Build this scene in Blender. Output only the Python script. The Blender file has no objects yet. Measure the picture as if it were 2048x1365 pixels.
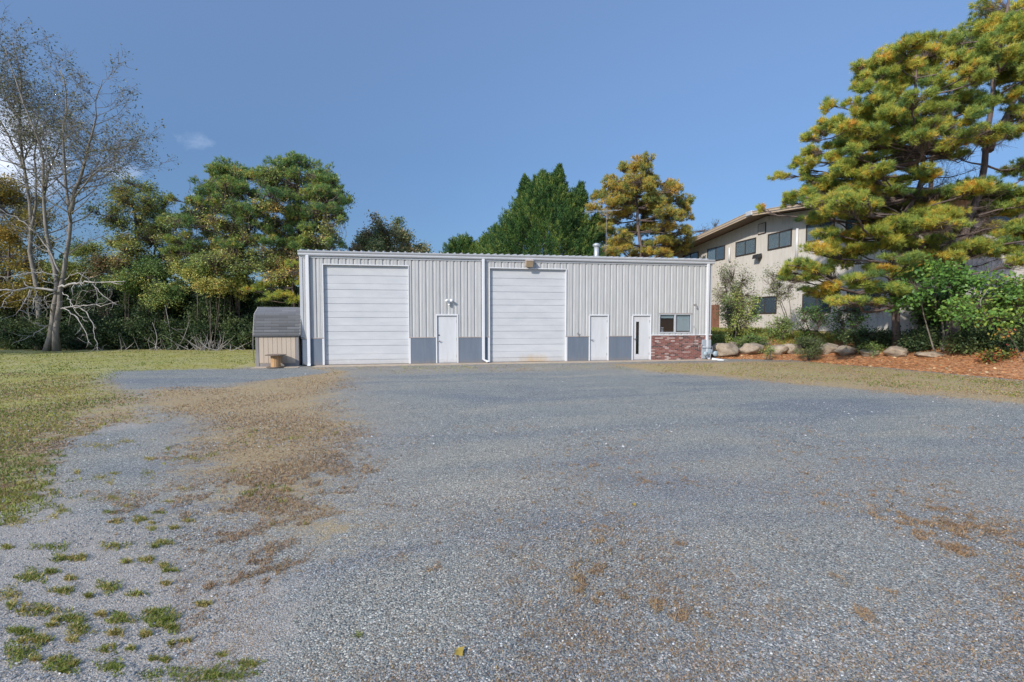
import bpy, math, random
import numpy as np
from mathutils import Vector
random.seed(7); R = np.random.default_rng(7)
S = bpy.context.scene
COL = S.collection
PI = math.pi
# ------------------------------------------------------------------ camera
F = 960.0; TH = math.radians(10.05); PT = math.radians(2.71); H = 2.0
fw = np.array([math.sin(TH)*math.cos(PT), math.cos(TH)*math.cos(PT), -math.sin(PT)])
up = np.array([math.sin(TH)*math.sin(PT), math.cos(TH)*math.sin(PT), math.cos(PT)])
rt = np.array([math.cos(TH), -math.sin(TH), 0.0])
fh = np.array([math.sin(TH), math.cos(TH), 0.0])
CAM = np.array([0, 0, H])
def ray(px, py): return fw + (px-1024)/F*rt + (682.5-py)/F*up
def at_y(px, py, Y): d = ray(px, py); return CAM + d*(Y/d[1])
def at_x(px, py, X): d = ray(px, py); return CAM + d*(X/d[0])
def at_d(px, py, dist): d = ray(px, py); return CAM + d*(dist/(d@fh))
def gnd(px, py, z=0.0):
    d = ray(px, py); return CAM + d*((z-H)/d[2])
cd = bpy.data.cameras.new('camera'); cam = bpy.data.objects.new('camera', cd); COL.objects.link(cam)
cd.sensor_width = 36; cd.lens = 36*F/2048; cd.clip_end = 3000; cd.clip_start = 0.05
cam.location = CAM; cam.rotation_euler = (PI/2-PT, 0, -TH); S.camera = cam
# ------------------------------------------------------------------ tagging
def tag(o, label=None, cat=None, group=None, kind=None):
    if label: o['label'] = label
    if cat: o['category'] = cat
    if group: o['group'] = group
    if kind: o['kind'] = kind
    return o
def empty(name, loc, label, cat, group=None):
    o = bpy.data.objects.new(name, None); COL.objects.link(o); o.location = [float(v) for v in loc]
    o.empty_display_size = .2
    return tag(o, label, cat, group)
def origin(o):
    v = np.zeros(3)
    while o is not None:
        v = v + np.array(o.location); o = o.parent
    return v
def link(name, me, mat, parent):
    o = bpy.data.objects.new(name, me); COL.objects.link(o)
    if mat is not None: me.materials.append(mat)
    if parent is not None: o.parent = parent
    return o
# ------------------------------------------------------------------ materials
def nmat(name):
    m = bpy.data.materials.new(name); m.use_nodes = True
    nt = m.node_tree; b = nt.nodes['Principled BSDF']
    return m, nt, b
def N(nt, t, **kw):
    n = nt.nodes.new(t)
    for k, v in kw.items():
        if k in n.inputs: n.inputs[k].default_value = v
        else: setattr(n, k, v)
    return n
def L(nt, a, b): nt.links.new(a, b)
def ramp(nt, fac, stops, interp='LINEAR'):
    r = nt.nodes.new('ShaderNodeValToRGB'); e = r.color_ramp; e.interpolation = interp
    while len(e.elements) < len(stops): e.elements.new(.5)
    for el, (p, c) in zip(e.elements, stops):
        el.position = p; el.color = (c[0], c[1], c[2], 1) if len(c) == 3 else c
    if fac is not None: L(nt, fac, r.inputs[0])
    return r.outputs[0]
def mixc(nt, fac, a, b, mode='MIX'):
    m = nt.nodes.new('ShaderNodeMix'); m.data_type = 'RGBA'; m.blend_type = mode
    for sock, v in ((m.inputs[0], fac), (m.inputs[6], a), (m.inputs[7], b)):
        if isinstance(v, (int, float)): sock.default_value = v
        elif isinstance(v, tuple): sock.default_value = (v[0], v[1], v[2], 1)
        else: L(nt, v, sock)
    return m.outputs[2]
def mth(nt, op, a, b=None, c=None, clamp=False):
    m = nt.nodes.new('ShaderNodeMath'); m.operation = op; m.use_clamp = clamp
    for i, v in enumerate((a, b, c)):
        if v is None: continue
        if isinstance(v, (int, float)): m.inputs[i].default_value = v
        else: L(nt, v, m.inputs[i])
    return m.outputs[0]
def gpos(nt): return nt.nodes.new('ShaderNodeNewGeometry').outputs['Position']
def noise(nt, vec, scale, detail=4, rough=.55, dist=0, out='Fac'):
    n = N(nt, 'ShaderNodeTexNoise', Scale=scale, Detail=detail, Roughness=rough, Distortion=dist)
    if vec is not None: L(nt, vec, n.inputs['Vector'])
    return n.outputs[out]
def mapv(nt, vec, sc=(1, 1, 1), rot=(0, 0, 0), loc=(0, 0, 0)):
    m = nt.nodes.new('ShaderNodeMapping'); L(nt, vec, m.inputs[0])
    m.inputs['Scale'].default_value = sc; m.inputs['Rotation'].default_value = rot; m.inputs['Location'].default_value = loc
    return m.outputs[0]
def bump(nt, b, h, strength=.5, dist=.01):
    n = N(nt, 'ShaderNodeBump', Strength=strength, Distance=dist); L(nt, h, n.inputs['Height']); L(nt, n.outputs[0], b.inputs['Normal'])
def paint(name, col, rough=.45, var=.08, streak=True, metal=0.0, dirt=None, scale=1.0, bmp=0.0, splash=None):
    """painted / plain surface with slow tone changes, vertical streaks and optional dirt colour"""
    m, nt, b = nmat(name); p = gpos(nt)
    n1 = noise(nt, mapv(nt, p, (1, 1, .25) if streak else (1, 1, 1)), 3*scale, 5)
    n2 = noise(nt, mapv(nt, p, (8, 8, .5) if streak else (6, 6, 6)), 2*scale, 3)
    c = ramp(nt, n1, [(.3, tuple(v*(1-var) for v in col)), (.7, tuple(min(1, v*(1+var)) for v in col))])
    if dirt:
        f = mth(nt, 'MULTIPLY', mth(nt, 'SUBTRACT', n2, .52, clamp=True), 2.2, clamp=True)
        c = mixc(nt, f, c, dirt)
    if splash:      # mud thrown up by rain along the foot of the wall
        sp = N(nt, 'ShaderNodeSeparateXYZ'); L(nt, p, sp.inputs[0])
        f = mth(nt, 'SUBTRACT', mth(nt, 'MULTIPLY', noise(nt, p, 9, 5, .65), .62), mth(nt, 'MULTIPLY', sp.outputs[2], 1.5), clamp=True)
        c = mixc(nt, mth(nt, 'MULTIPLY', f, 1.8, clamp=True), c, splash)
    L(nt, c, b.inputs['Base Color']); b.inputs['Roughness'].default_value = rough; b.inputs['Metallic'].default_value = metal
    if bmp: bump(nt, b, noise(nt, p, 60, 3), bmp, .01)
    return m
M = {}
M['siding'] = paint('siding_grey_metal', (.43, .435, .435), .40, .06, dirt=(.33, .30, .28), scale=1.4)
M['white'] = paint('white_paint', (.55, .56, .58), .4, .05, splash=(.38, .34, .29), dirt=(.47, .45, .43))
M['trim'] = paint('white_trim', (.63, .64, .665), .4, .03)
M['gutter'] = paint('gutter_metal', (.44, .455, .48), .35, .05)
M['roofm'] = paint('roof_metal', (.36, .37, .38), .4, .1)
M['wains'] = paint('wainscot_blue_grey', (.125, .155, .20), .7, .09, dirt=(.17, .18, .205), bmp=.3, splash=(.22, .19, .16))
M['ledge'] = paint('ledge_brown', (.40, .34, .31), .6, .1)
M['concrete'] = paint('concrete_tan', (.40, .32, .24), .9, .15, False, dirt=(.27, .22, .16), bmp=.5)
M['dark'] = paint('dark_metal', (.03, .03, .032), .5, .1)
M['steel'] = paint('brushed_steel', (.40, .40, .41), .35, .1, metal=.8)
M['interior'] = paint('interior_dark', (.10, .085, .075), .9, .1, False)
M['cream'] = paint('cream_board', (.56, .53, .48), .75, .07, dirt=(.38, .34, .28))
M['tanfas'] = paint('tan_fascia', (.47, .37, .27), .6, .08)
M['soffit'] = paint('brown_soffit', (.21, .17, .13), .8, .1)
M['shingle'] = None
M['wframe'] = paint('brown_window_frame', (.05, .038, .032), .5, .1)
M['boxgrey'] = paint('grey_utility_metal', (.33, .37, .41), .5, .08)
M['brown'] = paint('brown_door', (.20, .10, .065), .7, .15)
M['blind'] = paint('window_blind', (.74, .77, .79), .7, .04)
M['lampbeige'] = paint('aged_beige_lens', (.33, .25, .16), .5, .2, False)
M['plastic'] = paint('white_plastic', (.75, .78, .80), .4, .02)
M['shedwall'] = paint('shed_boards', (.45, .375, .30), .8, .06, dirt=(.36, .30, .24))
M['shedtrim'] = paint('weathered_grey_wood', (.22, .205, .20), .85, .15)
M['galv'] = paint('galvanised_pipe', (.42, .44, .46), .45, .1, metal=.4)
M['meter'] = paint('gas_meter_grey', (.27, .34, .38), .5, .08)
def garage_mat(name, rust):
    m, nt, b = nmat(name); p = gpos(nt)
    n1 = noise(nt, mapv(nt, p, (1, 1, 3)), 1.2, 4)
    c = ramp(nt, n1, [(.3, (.47, .485, .505)), (.7, (.54, .55, .565))])
    n3 = noise(nt, mapv(nt, p, (1, 1, 5)), 4, 6, .65)
    f3 = mth(nt, 'MULTIPLY', mth(nt, 'SUBTRACT', n3, .6, clamp=True), 2.0, clamp=True)
    c = mixc(nt, f3, c, (.40, .39, .385))
    sx = N(nt, 'ShaderNodeSeparateXYZ'); L(nt, p, sx.inputs[0])
    f = mth(nt, 'SUBTRACT', mth(nt, 'MULTIPLY', noise(nt, p, 7, 5, .65), .6), mth(nt, 'MULTIPLY', sx.outputs[2], 1.1), clamp=True)
    c = mixc(nt, mth(nt, 'MULTIPLY', f, 1.4, clamp=True), c, (.40, .36, .31))
    if rust:
        dx = mth(nt, 'MULTIPLY', mth(nt, 'SUBTRACT', sx.outputs[0], rust), .9)
        dz = mth(nt, 'MULTIPLY', sx.outputs[2], 1.9)
        r = mth(nt, 'SQRT', mth(nt, 'ADD', mth(nt, 'MULTIPLY', dx, dx), mth(nt, 'MULTIPLY', dz, dz)))
        f = mth(nt, 'SUBTRACT', mth(nt, 'ADD', noise(nt, mapv(nt, p, (1, 1, .4)), 5, 5), .32), r, clamp=True)
        c = mixc(nt, mth(nt, 'MULTIPLY', f, 1.0, clamp=True), c, (.50, .34, .15))
    L(nt, c, b.inputs['Base Color']); b.inputs['Roughness'].default_value = .42
    return m
def brick_mat():
    m, nt, b = nmat('mixed_red_brick'); p = gpos(nt)
    s = N(nt, 'ShaderNodeSeparateXYZ'); L(nt, p, s.inputs[0])
    cmb = N(nt, 'ShaderNodeCombineXYZ'); L(nt, s.outputs[0], cmb.inputs[0]); L(nt, s.outputs[2], cmb.inputs[1])
    br = N(nt, 'ShaderNodeTexBrick', Scale=1.0); br.offset = .5
    br.inputs['Color1'].default_value = (0, 0, 0, 1); br.inputs['Color2'].default_value = (1, 1, 1, 1); br.inputs['Mortar'].default_value = (.5, .5, .5, 1)
    br.inputs['Mortar Size'].default_value = .006; br.inputs['Brick Width'].default_value = .205; br.inputs['Row Height'].default_value = .068
    br.inputs['Mortar Smooth'].default_value = .2
    L(nt, cmb.outputs[0], br.inputs['Vector'])
    sc = ramp(nt, br.outputs['Color'], [(0, (.025, .016, .018)), (.14, (.035, .02, .02)), (.2, (.13, .032, .026)), (.5, (.19, .045, .033)), (.74, (.24, .075, .055)), (.86, (.27, .13, .11)), (.95, (.45, .36, .33)), (1, (.52, .43, .40))])
    sc = mixc(nt, mth(nt, 'MULTIPLY', noise(nt, p, 22, 4), .35), sc, (.24, .13, .11))
    c = mixc(nt, br.outputs['Fac'], sc, (.27, .215, .20))
    L(nt, c, b.inputs['Base Color']); b.inputs['Roughness'].default_value = .85
    inv = mth(nt, 'SUBTRACT', 1.0, br.outputs['Fac']); bump(nt, b, inv, .6, .01)
    return m
M['brick'] = brick_mat()
def shingle_mat():
    m, nt, b = nmat('grey_shingles'); p = gpos(nt)
    s = N(nt, 'ShaderNodeSeparateXYZ'); L(nt, p, s.inputs[0])
    cmb = N(nt, 'ShaderNodeCombineXYZ'); L(nt, s.outputs[0], cmb.inputs[0])
    L(nt, mth(nt, 'ADD', s.outputs[2], mth(nt, 'MULTIPLY', s.outputs[1], .4)), cmb.inputs[1])
    br = N(nt, 'ShaderNodeTexBrick', Scale=1.0)
    br.inputs['Color1'].default_value = (.08, .083, .09, 1); br.inputs['Color2'].default_value = (.14, .145, .155, 1); br.inputs['Mortar'].default_value = (.045, .045, .05, 1)
    br.inputs['Mortar Size'].default_value = .006; br.inputs['Brick Width'].default_value = .6; br.inputs['Row Height'].default_value = .125
    L(nt, cmb.outputs[0], br.inputs['Vector'])
    c = mixc(nt, mth(nt, 'MULTIPLY', noise(nt, p, 40, 3), .4), br.outputs['Color'], (.17, .17, .175))
    L(nt, c, b.inputs['Base Color']); b.inputs['Roughness'].default_value = .9
    return m
M['shingle'] = shingle_mat()
def wood_mat(name, a, c2):
    m, nt, b = nmat(name); p = gpos(nt)
    n = noise(nt, mapv(nt, p, (14, 14, .8)), 2, 5, .6)
    L(nt, ramp(nt, n, [(.3, a), (.7, c2)]), b.inputs['Base Color']); b.inputs['Roughness'].default_value = .8
    return m
M['spool'] = wood_mat('spool_wood', (.36, .20, .09), (.60, .38, .19))
M['spooltop'] = wood_mat('spool_top_weathered', (.10, .075, .055), (.2, .15, .11))
def bark_mat(name, a, c2, sc=9):
    m, nt, b = nmat(name); p = gpos(nt)
    n = noise(nt, mapv(nt, p, (1, 1, .3)), sc, 6, .65)
    L(nt, ramp(nt, n, [(.3, a), (.7, c2)]), b.inputs['Base Color']); b.inputs['Roughness'].default_value = .9
    bump(nt, b, n, .8, .03)
    return m
M['bark'] = bark_mat('bark_grey_brown', (.07, .055, .045), (.17, .14, .12))
M['barkpine'] = bark_mat('bark_pine', (.075, .055, .05), (.20, .15, .135))
M['barkpale'] = bark_mat('bark_pale', (.13, .115, .10), (.27, .245, .215), 5)
M['deadwood'] = bark_mat('bleached_dead_wood', (.26, .24, .225), (.46, .43, .40), 7)
M['twig'] = bark_mat('twig_brown', (.09, .065, .055), (.17, .13, .11))
def leaf_mat(name, stops, rough=.55, trans=.25, vary=.35):
    m, nt, b = nmat(name)
    at = N(nt, 'ShaderNodeAttribute'); at.attribute_name = 'tint'
    c = ramp(nt, at.outputs['Fac'], stops)
    g = nt.nodes.new('ShaderNodeNewGeometry')
    v = mth(nt, 'MULTIPLY_ADD', g.outputs['Random Per Island'], 2*vary, 1-vary)
    hsv = N(nt, 'ShaderNodeHueSaturation'); L(nt, c, hsv.inputs['Color']); L(nt, v, hsv.inputs['Value'])
    L(nt, hsv.outputs[0], b.inputs['Base Color']); b.inputs['Roughness'].default_value = rough
    b.inputs['Specular IOR Level'].default_value = .3
    t = N(nt, 'ShaderNodeBsdfTranslucent'); L(nt, hsv.outputs[0], t.inputs[0])
    mx = N(nt, 'ShaderNodeMixShader'); mx.inputs[0].default_value = trans
    L(nt, b.outputs[0], mx.inputs[1]); L(nt, t.outputs[0], mx.inputs[2])
    L(nt, mx.outputs[0], nt.nodes['Material Output'].inputs[0])
    return m
LM = {}
LM['pine'] = leaf_mat('pine_needles', [(0, (.13, .23, .08)), (.35, (.32, .41, .09)), (.6, (.54, .54, .10)), (.82, (.74, .52, .09)), (1, (.78, .42, .09))], trans=.45)
LM['pinedark'] = leaf_mat('pine_needles_dark', [(0, (.10, .20, .08)), (.45, (.25, .36, .09)), (.75, (.44, .44, .10)), (1, (.56, .40, .08))])
LM['pineorange'] = leaf_mat('pine_needles_turning', [(0, (.13, .20, .07)), (.3, (.28, .30, .07)), (.6, (.55, .40, .07)), (1, (.66, .34, .07))])
LM['cedar'] = leaf_mat('cedar_green', [(0, (.025, .07, .025)), (.5, (.08, .165, .04)), (1, (.27, .32, .065))])
LM['vine'] = leaf_mat('vine_leaves', [(0, (.17, .24, .08)), (.55, (.37, .42, .11)), (.85, (.48, .42, .12)), (1, (.58, .36, .10))])
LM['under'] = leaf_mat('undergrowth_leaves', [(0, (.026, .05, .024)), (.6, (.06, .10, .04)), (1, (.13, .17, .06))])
LM['bushy'] = leaf_mat('light_bush_leaves', [(0, (.13, .22, .07)), (.6, (.30, .37, .10)), (1, (.50, .44, .11))])
LM['sparse'] = leaf_mat('sparse_leaves', [(0, (.07, .085, .05)), (.6, (.16, .16, .06)), (1, (.30, .25, .07))])
LM['yellow'] = leaf_mat('yellow_leaves', [(0, (.20, .19, .05)), (.5, (.36, .28, .05)), (1, (.46, .28, .06))])
LM['oak'] = leaf_mat('oak_leaves', [(0, (.06, .14, .035)), (.5, (.15, .28, .055)), (.8, (.32, .38, .07)), (.93, (.42, .17, .04)), (1, (.45, .13, .04))], .4)
LM['redbush'] = leaf_mat('reddish_leaves', [(0, (.13, .19, .07)), (.5, (.28, .24, .11)), (1, (.42, .25, .14))])
LM['shrub'] = leaf_mat('garden_shrub_leaves', [(0, (.08, .13, .05)), (.6, (.19, .23, .09)), (1, (.34, .33, .16))])
LM['autumn'] = leaf_mat('autumn_oak_leaves', [(0, (.10, .16, .035)), (.4, (.24, .22, .04)), (.7, (.50, .20, .04)), (1, (.42, .09, .06))])
LM['grassg'] = leaf_mat('green_grass_blades', [(0, (.11, .17, .03)), (.6, (.26, .27, .05)), (1, (.46, .35, .13))], .6, .3)
LM['grassd'] = leaf_mat('dry_grass_blades', [(0, (.22, .14, .08)), (.6, (.38, .25, .14)), (1, (.36, .30, .13))], .7, .2)
LM['straw'] = leaf_mat('pine_straw', [(0, (.30, .125, .05)), (.6, (.52, .24, .10)), (1, (.66, .42, .22))], .8, .1)
# ------------------------------------------------------------------ mesh builders
class MB:
    def __init__(s): s.v = []; s.f = []
    def add(s, vs, fs):
        o = len(s.v); s.v += [tuple(float(c) for c in v) for v in vs]; s.f += [tuple(i+o for i in f) for f in fs]; return s
    def box(s, x0, x1, y0, y1, z0, z1, bev=0.0):
        if bev <= 0:
            return s.add([(x0,y0,z0),(x1,y0,z0),(x1,y1,z0),(x0,y1,z0),(x0,y0,z1),(x1,y0,z1),(x1,y1,z1),(x0,y1,z1)],
                  [(0,3,2,1),(4,5,6,7),(0,1,5,4),(1,2,6,5),(2,3,7,6),(3,0,4,7)])
        b = bev
        vs = []; idx = {}
        for sx in (0, 1):
            for sy in (0, 1):
                for sz in (0, 1):
                    X = (x0, x1)[sx]; Y = (y0, y1)[sy]; Z = (z0, z1)[sz]; dx = (b, -b)[sx]; dy = (b, -b)[sy]; dz = (b, -b)[sz]
                    idx[sx,sy,sz] = len(vs); vs += [(X, Y+dy, Z+dz), (X+dx, Y, Z+dz), (X+dx, Y+dy, Z)]
        I = lambda a, b_, c, k: idx[a,b_,c]+k
        fs = [(I(0,0,0,0),I(0,0,1,0),I(0,1,1,0),I(0,1,0,0)),(I(1,0,0,0),I(1,1,0,0),I(1,1,1,0),I(1,0,1,0)),
              (I(0,0,0,1),I(1,0,0,1),I(1,0,1,1),I(0,0,1,1)),(I(0,1,0,1),I(0,1,1,1),I(1,1,1,1),I(1,1,0,1)),
              (I(0,0,0,2),I(0,1,0,2),I(1,1,0,2),I(1,0,0,2)),(I(0,0,1,2),I(1,0,1,2),I(1,1,1,2),I(0,1,1,2))]
        for sy in (0,1):
            for sz in (0,1): fs.append((I(0,sy,sz,1),I(1,sy,sz,1),I(1,sy,sz,2),I(0,sy,sz,2)))
        for sx in (0,1):
            for sz in (0,1): fs.append((I(sx,0,sz,0),I(sx,1,sz,0),I(sx,1,sz,2),I(sx,0,sz,2)))
        for sx in (0,1):
            for sy in (0,1): fs.append((I(sx,sy,0,0),I(sx,sy,1,0),I(sx,sy,1,1),I(sx,sy,0,1)))
        for a in (0,1):
            for b_ in (0,1):
                for c in (0,1): fs.append((I(a,b_,c,0),I(a,b_,c,1),I(a,b_,c,2)))
        return s.add(vs, fs)
    def tube(s, pts, rad, n=8, cap=True):
        pts = [np.array(p, float) for p in pts]
        if not hasattr(rad, '__len__'): rad = [rad]*len(pts)
        o = len(s.v); ref = None
        for i, p in enumerate(pts):
            t = pts[min(i+1, len(pts)-1)] - pts[max(i-1, 0)]; t = t/(np.linalg.norm(t)+1e-9)
            if ref is None: ref = np.array([1., 0, 0]) if abs(t[0]) < .8 else np.array([0, 1., 0])
            a = np.cross(t, ref); a /= np.linalg.norm(a)+1e-9; b = np.cross(t, a); ref = np.cross(a, t)
            if np.linalg.norm(ref) < 1e-6: ref = b
            for k in range(n):
                q = p + rad[i]*(math.cos(2*PI*k/n)*a + math.sin(2*PI*k/n)*b); s.v.append(tuple(float(c) for c in q))
        for i in range(len(pts)-1):
            for k in range(n):
                k2 = (k+1) % n; s.f.append((o+i*n+k, o+i*n+k2, o+(i+1)*n+k2, o+(i+1)*n+k))
        if cap:
            s.f.append(tuple(o+k for k in range(n))[::-1]); e = o+(len(pts)-1)*n; s.f.append(tuple(e+k for k in range(n)))
        return s
    def lathe(s, c, prof, n=20, axis='z'):
        """prof = (radius, offset along the axis)"""
        o = len(s.v)
        for r, h in prof:
            for k in range(n):
                a = 2*PI*k/n; u, w = r*math.cos(a), r*math.sin(a)
                q = (u, w, h) if axis == 'z' else ((u, h, w) if axis == 'y' else (h, u, w))
                s.v.append((c[0]+q[0], c[1]+q[1], c[2]+q[2]))
        for i in range(len(prof)-1):
            for k in range(n):
                k2 = (k+1) % n; s.f.append((o+i*n+k, o+i*n+k2, o+(i+1)*n+k2, o+(i+1)*n+k))
        s.f.append(tuple(o+k for k in range(n))[::-1]); e = o+(len(prof)-1)*n; s.f.append(tuple(e+k for k in range(n)))
        return s
    def prism_x(s, x0, x1, yz):
        n = len(yz)
        return s.add([(x0, y, z) for y, z in yz]+[(x1, y, z) for y, z in yz],
              [tuple(range(n))[::-1], tuple(range(n, 2*n))]+[(i, (i+1) % n, n+(i+1) % n, n+i) for i in range(n)])
    def build(s, name, mat, parent=None, smooth=False):
        me = bpy.data.meshes.new(name)
        off = origin(parent) if parent is not None else np.zeros(3)
        me.from_pydata([(v[0]-off[0], v[1]-off[1], v[2]-off[2]) for v in s.v], [], s.f); me.update()
        import bmesh
        bm = bmesh.new(); bm.from_mesh(me); bmesh.ops.recalc_face_normals(bm, faces=bm.faces); bm.to_mesh(me); bm.free()
        if smooth: me.shade_smooth()
        return link(name, me, mat, parent)
def mesh_np(name, V, Fc, mat, parent=None, tint=None, smooth=False):
    V = np.asarray(V, np.float32); Fc = np.asarray(Fc, np.int32); k = Fc.shape[1]
    if parent is not None: V = V - origin(parent).astype(np.float32)
    me = bpy.data.meshes.new(name)
    me.vertices.add(len(V)); me.vertices.foreach_set('co', V.ravel())
    me.loops.add(Fc.size); me.loops.foreach_set('vertex_index', Fc.ravel())
    me.polygons.add(len(Fc)); me.polygons.foreach_set('loop_start', np.arange(0, Fc.size, k, dtype=np.int32))
    me.update(calc_edges=True)
    if tint is not None:
        a = me.attributes.new('tint', 'FLOAT', 'POINT'); a.data.foreach_set('value', np.asarray(tint, np.float32))
    if smooth: me.shade_smooth()
    return link(name, me, mat, parent)
def unit(a): return a/(np.linalg.norm(a, axis=-1, keepdims=True)+1e-9)
def rdir(n): return unit(R.normal(size=(n, 3)))
class Leaves:
    """flat diamond leaves and needles as triangles"""
    def __init__(s): s.V = []; s.T = []; s.F = []; s.n = 0
    def _push(s, V, Fc, t): s.V.append(V); s.F.append(Fc+s.n); s.T.append(t); s.n += len(V)
    def leaf(s, c, d, size, wr, tint):
        n = len(c); d = unit(d); side = unit(np.cross(d, rdir(n)))
        size = np.broadcast_to(size, (n,))[:, None]
        nrm = np.cross(d, side)
        V = np.stack([c, c+d*size*.5+side*size*wr*.5+nrm*size*.06, c+d*size, c+d*size*.5-side*size*wr*.5+nrm*size*.06], 1).reshape(-1, 3)
        b = np.arange(n)[:, None]*4
        s._push(V, np.concatenate([b+[[0, 1, 2]], b+[[0, 2, 3]]]), np.repeat(tint, 4))
    def tuft(s, c, ax, nn, Ln, w, spread, tint):
        n = len(c); ax = unit(ax)
        cc = np.repeat(c, nn, 0); d = unit(np.repeat(ax, nn, 0)+R.normal(size=(n*nn, 3))*spread)
        ln = Ln*R.uniform(.7, 1.15, (n*nn, 1)); side = unit(np.cross(d, rdir(n*nn)))*w*.5
        cc = cc - d*0 + R.normal(size=(n*nn, 3))*Ln*.12
        V = np.stack([cc-side, cc+side, cc+d*ln+side*.3], 1).reshape(-1, 3)
        b = np.arange(n*nn)[:, None]*3
        s._push(V, b+[[0, 1, 2]], np.repeat(np.repeat(tint, nn), 3))
    def build(s, name, mat, parent=None):
        return mesh_np(name, np.concatenate(s.V), np.concatenate(s.F), mat, parent, np.clip(np.concatenate(s.T), 0, 1))
class Twigs:
    def __init__(s): s.V = []; s.F = []; s.n = 0
    def seg(s, p, q, r0, r1):
        n = len(p); t = unit(q-p); a = unit(np.cross(t, rdir(n))); b = np.cross(t, a)
        r0 = np.broadcast_to(r0, (n,))[:, None]; r1 = np.broadcast_to(r1, (n,))[:, None]
        rings = []
        for P, r in ((p, r0), (q, r1)):
            for k in range(3):
                an = 2*PI*k/3; rings.append(P + r*(math.cos(an)*a+math.sin(an)*b))
        V = np.stack(rings, 1).reshape(-1, 3); o = np.arange(n)[:, None]*6
        s.V.append(V); s.F.append(np.concatenate([o+[[0,1,4,3]], o+[[1,2,5,4]], o+[[2,0,3,5]]])+s.n); s.n += len(V)
    def build(s, name, mat, parent): return mesh_np(name, np.concatenate(s.V), np.concatenate(s.F), mat, parent)
def curve(p, q, sag=0.0, n=5, wob=.0):
    p = np.array(p, float); q = np.array(q, float); Ld = np.linalg.norm(q-p); out = []
    w1 = R.normal(size=3)*wob*Ld
    for i in range(n+1):
        t = i/n; out.append(p*(1-t)+q*t + np.array([0, 0, 1])*(sag*Ld*4*t*(1-t)) + w1*4*t*(1-t)*math.sin(t*5))
    return out
def interp_path(path, n):
    path = np.array(path, float)
    if len(path) < 3: 
        t = np.linspace(0, 1, n)[:, None]; return path[0]*(1-t)+path[-1]*t
    P = np.vstack([2*path[0]-path[1], path, 2*path[-1]-path[-2]]); out = []
    m = len(path)-1
    for s_ in np.linspace(0, m-1e-6, n):
        i = int(s_); t = s_-i; p0, p1, p2, p3 = P[i:i+4]
        out.append(.5*((2*p1)+(-p0+p2)*t+(2*p0-5*p1+4*p2-p3)*t*t+(-p0+3*p1-3*p2+p3)*t**3))
    return np.array(out)
def terrain(x, y):
    """flat yard, raised planted bank on the right, gentle fall far away"""
    x = np.asarray(x, float); y = np.asarray(y, float)
    # signed distance-like value inside the bank
    a = (x-18.6) + .22*(y-14.0)                       # edge running towards the camera
    b = (y-21.3) + .38*(x-14.0)                       # edge running along the rocks beside the hall
    a = np.maximum(a, np.minimum(b, (x-13.9)*1.2))
    t = np.clip(a/5.0, 0, 1); z = 1.0*t*t*(3-2*t)
    t2 = np.clip((a-5)/10, 0, 1); z = z + .3*t2
    z = z + .03*np.sin(x*.9+1)*np.sin(y*.7)*np.clip((a+2)/4, 0, 1)
    return z
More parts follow.
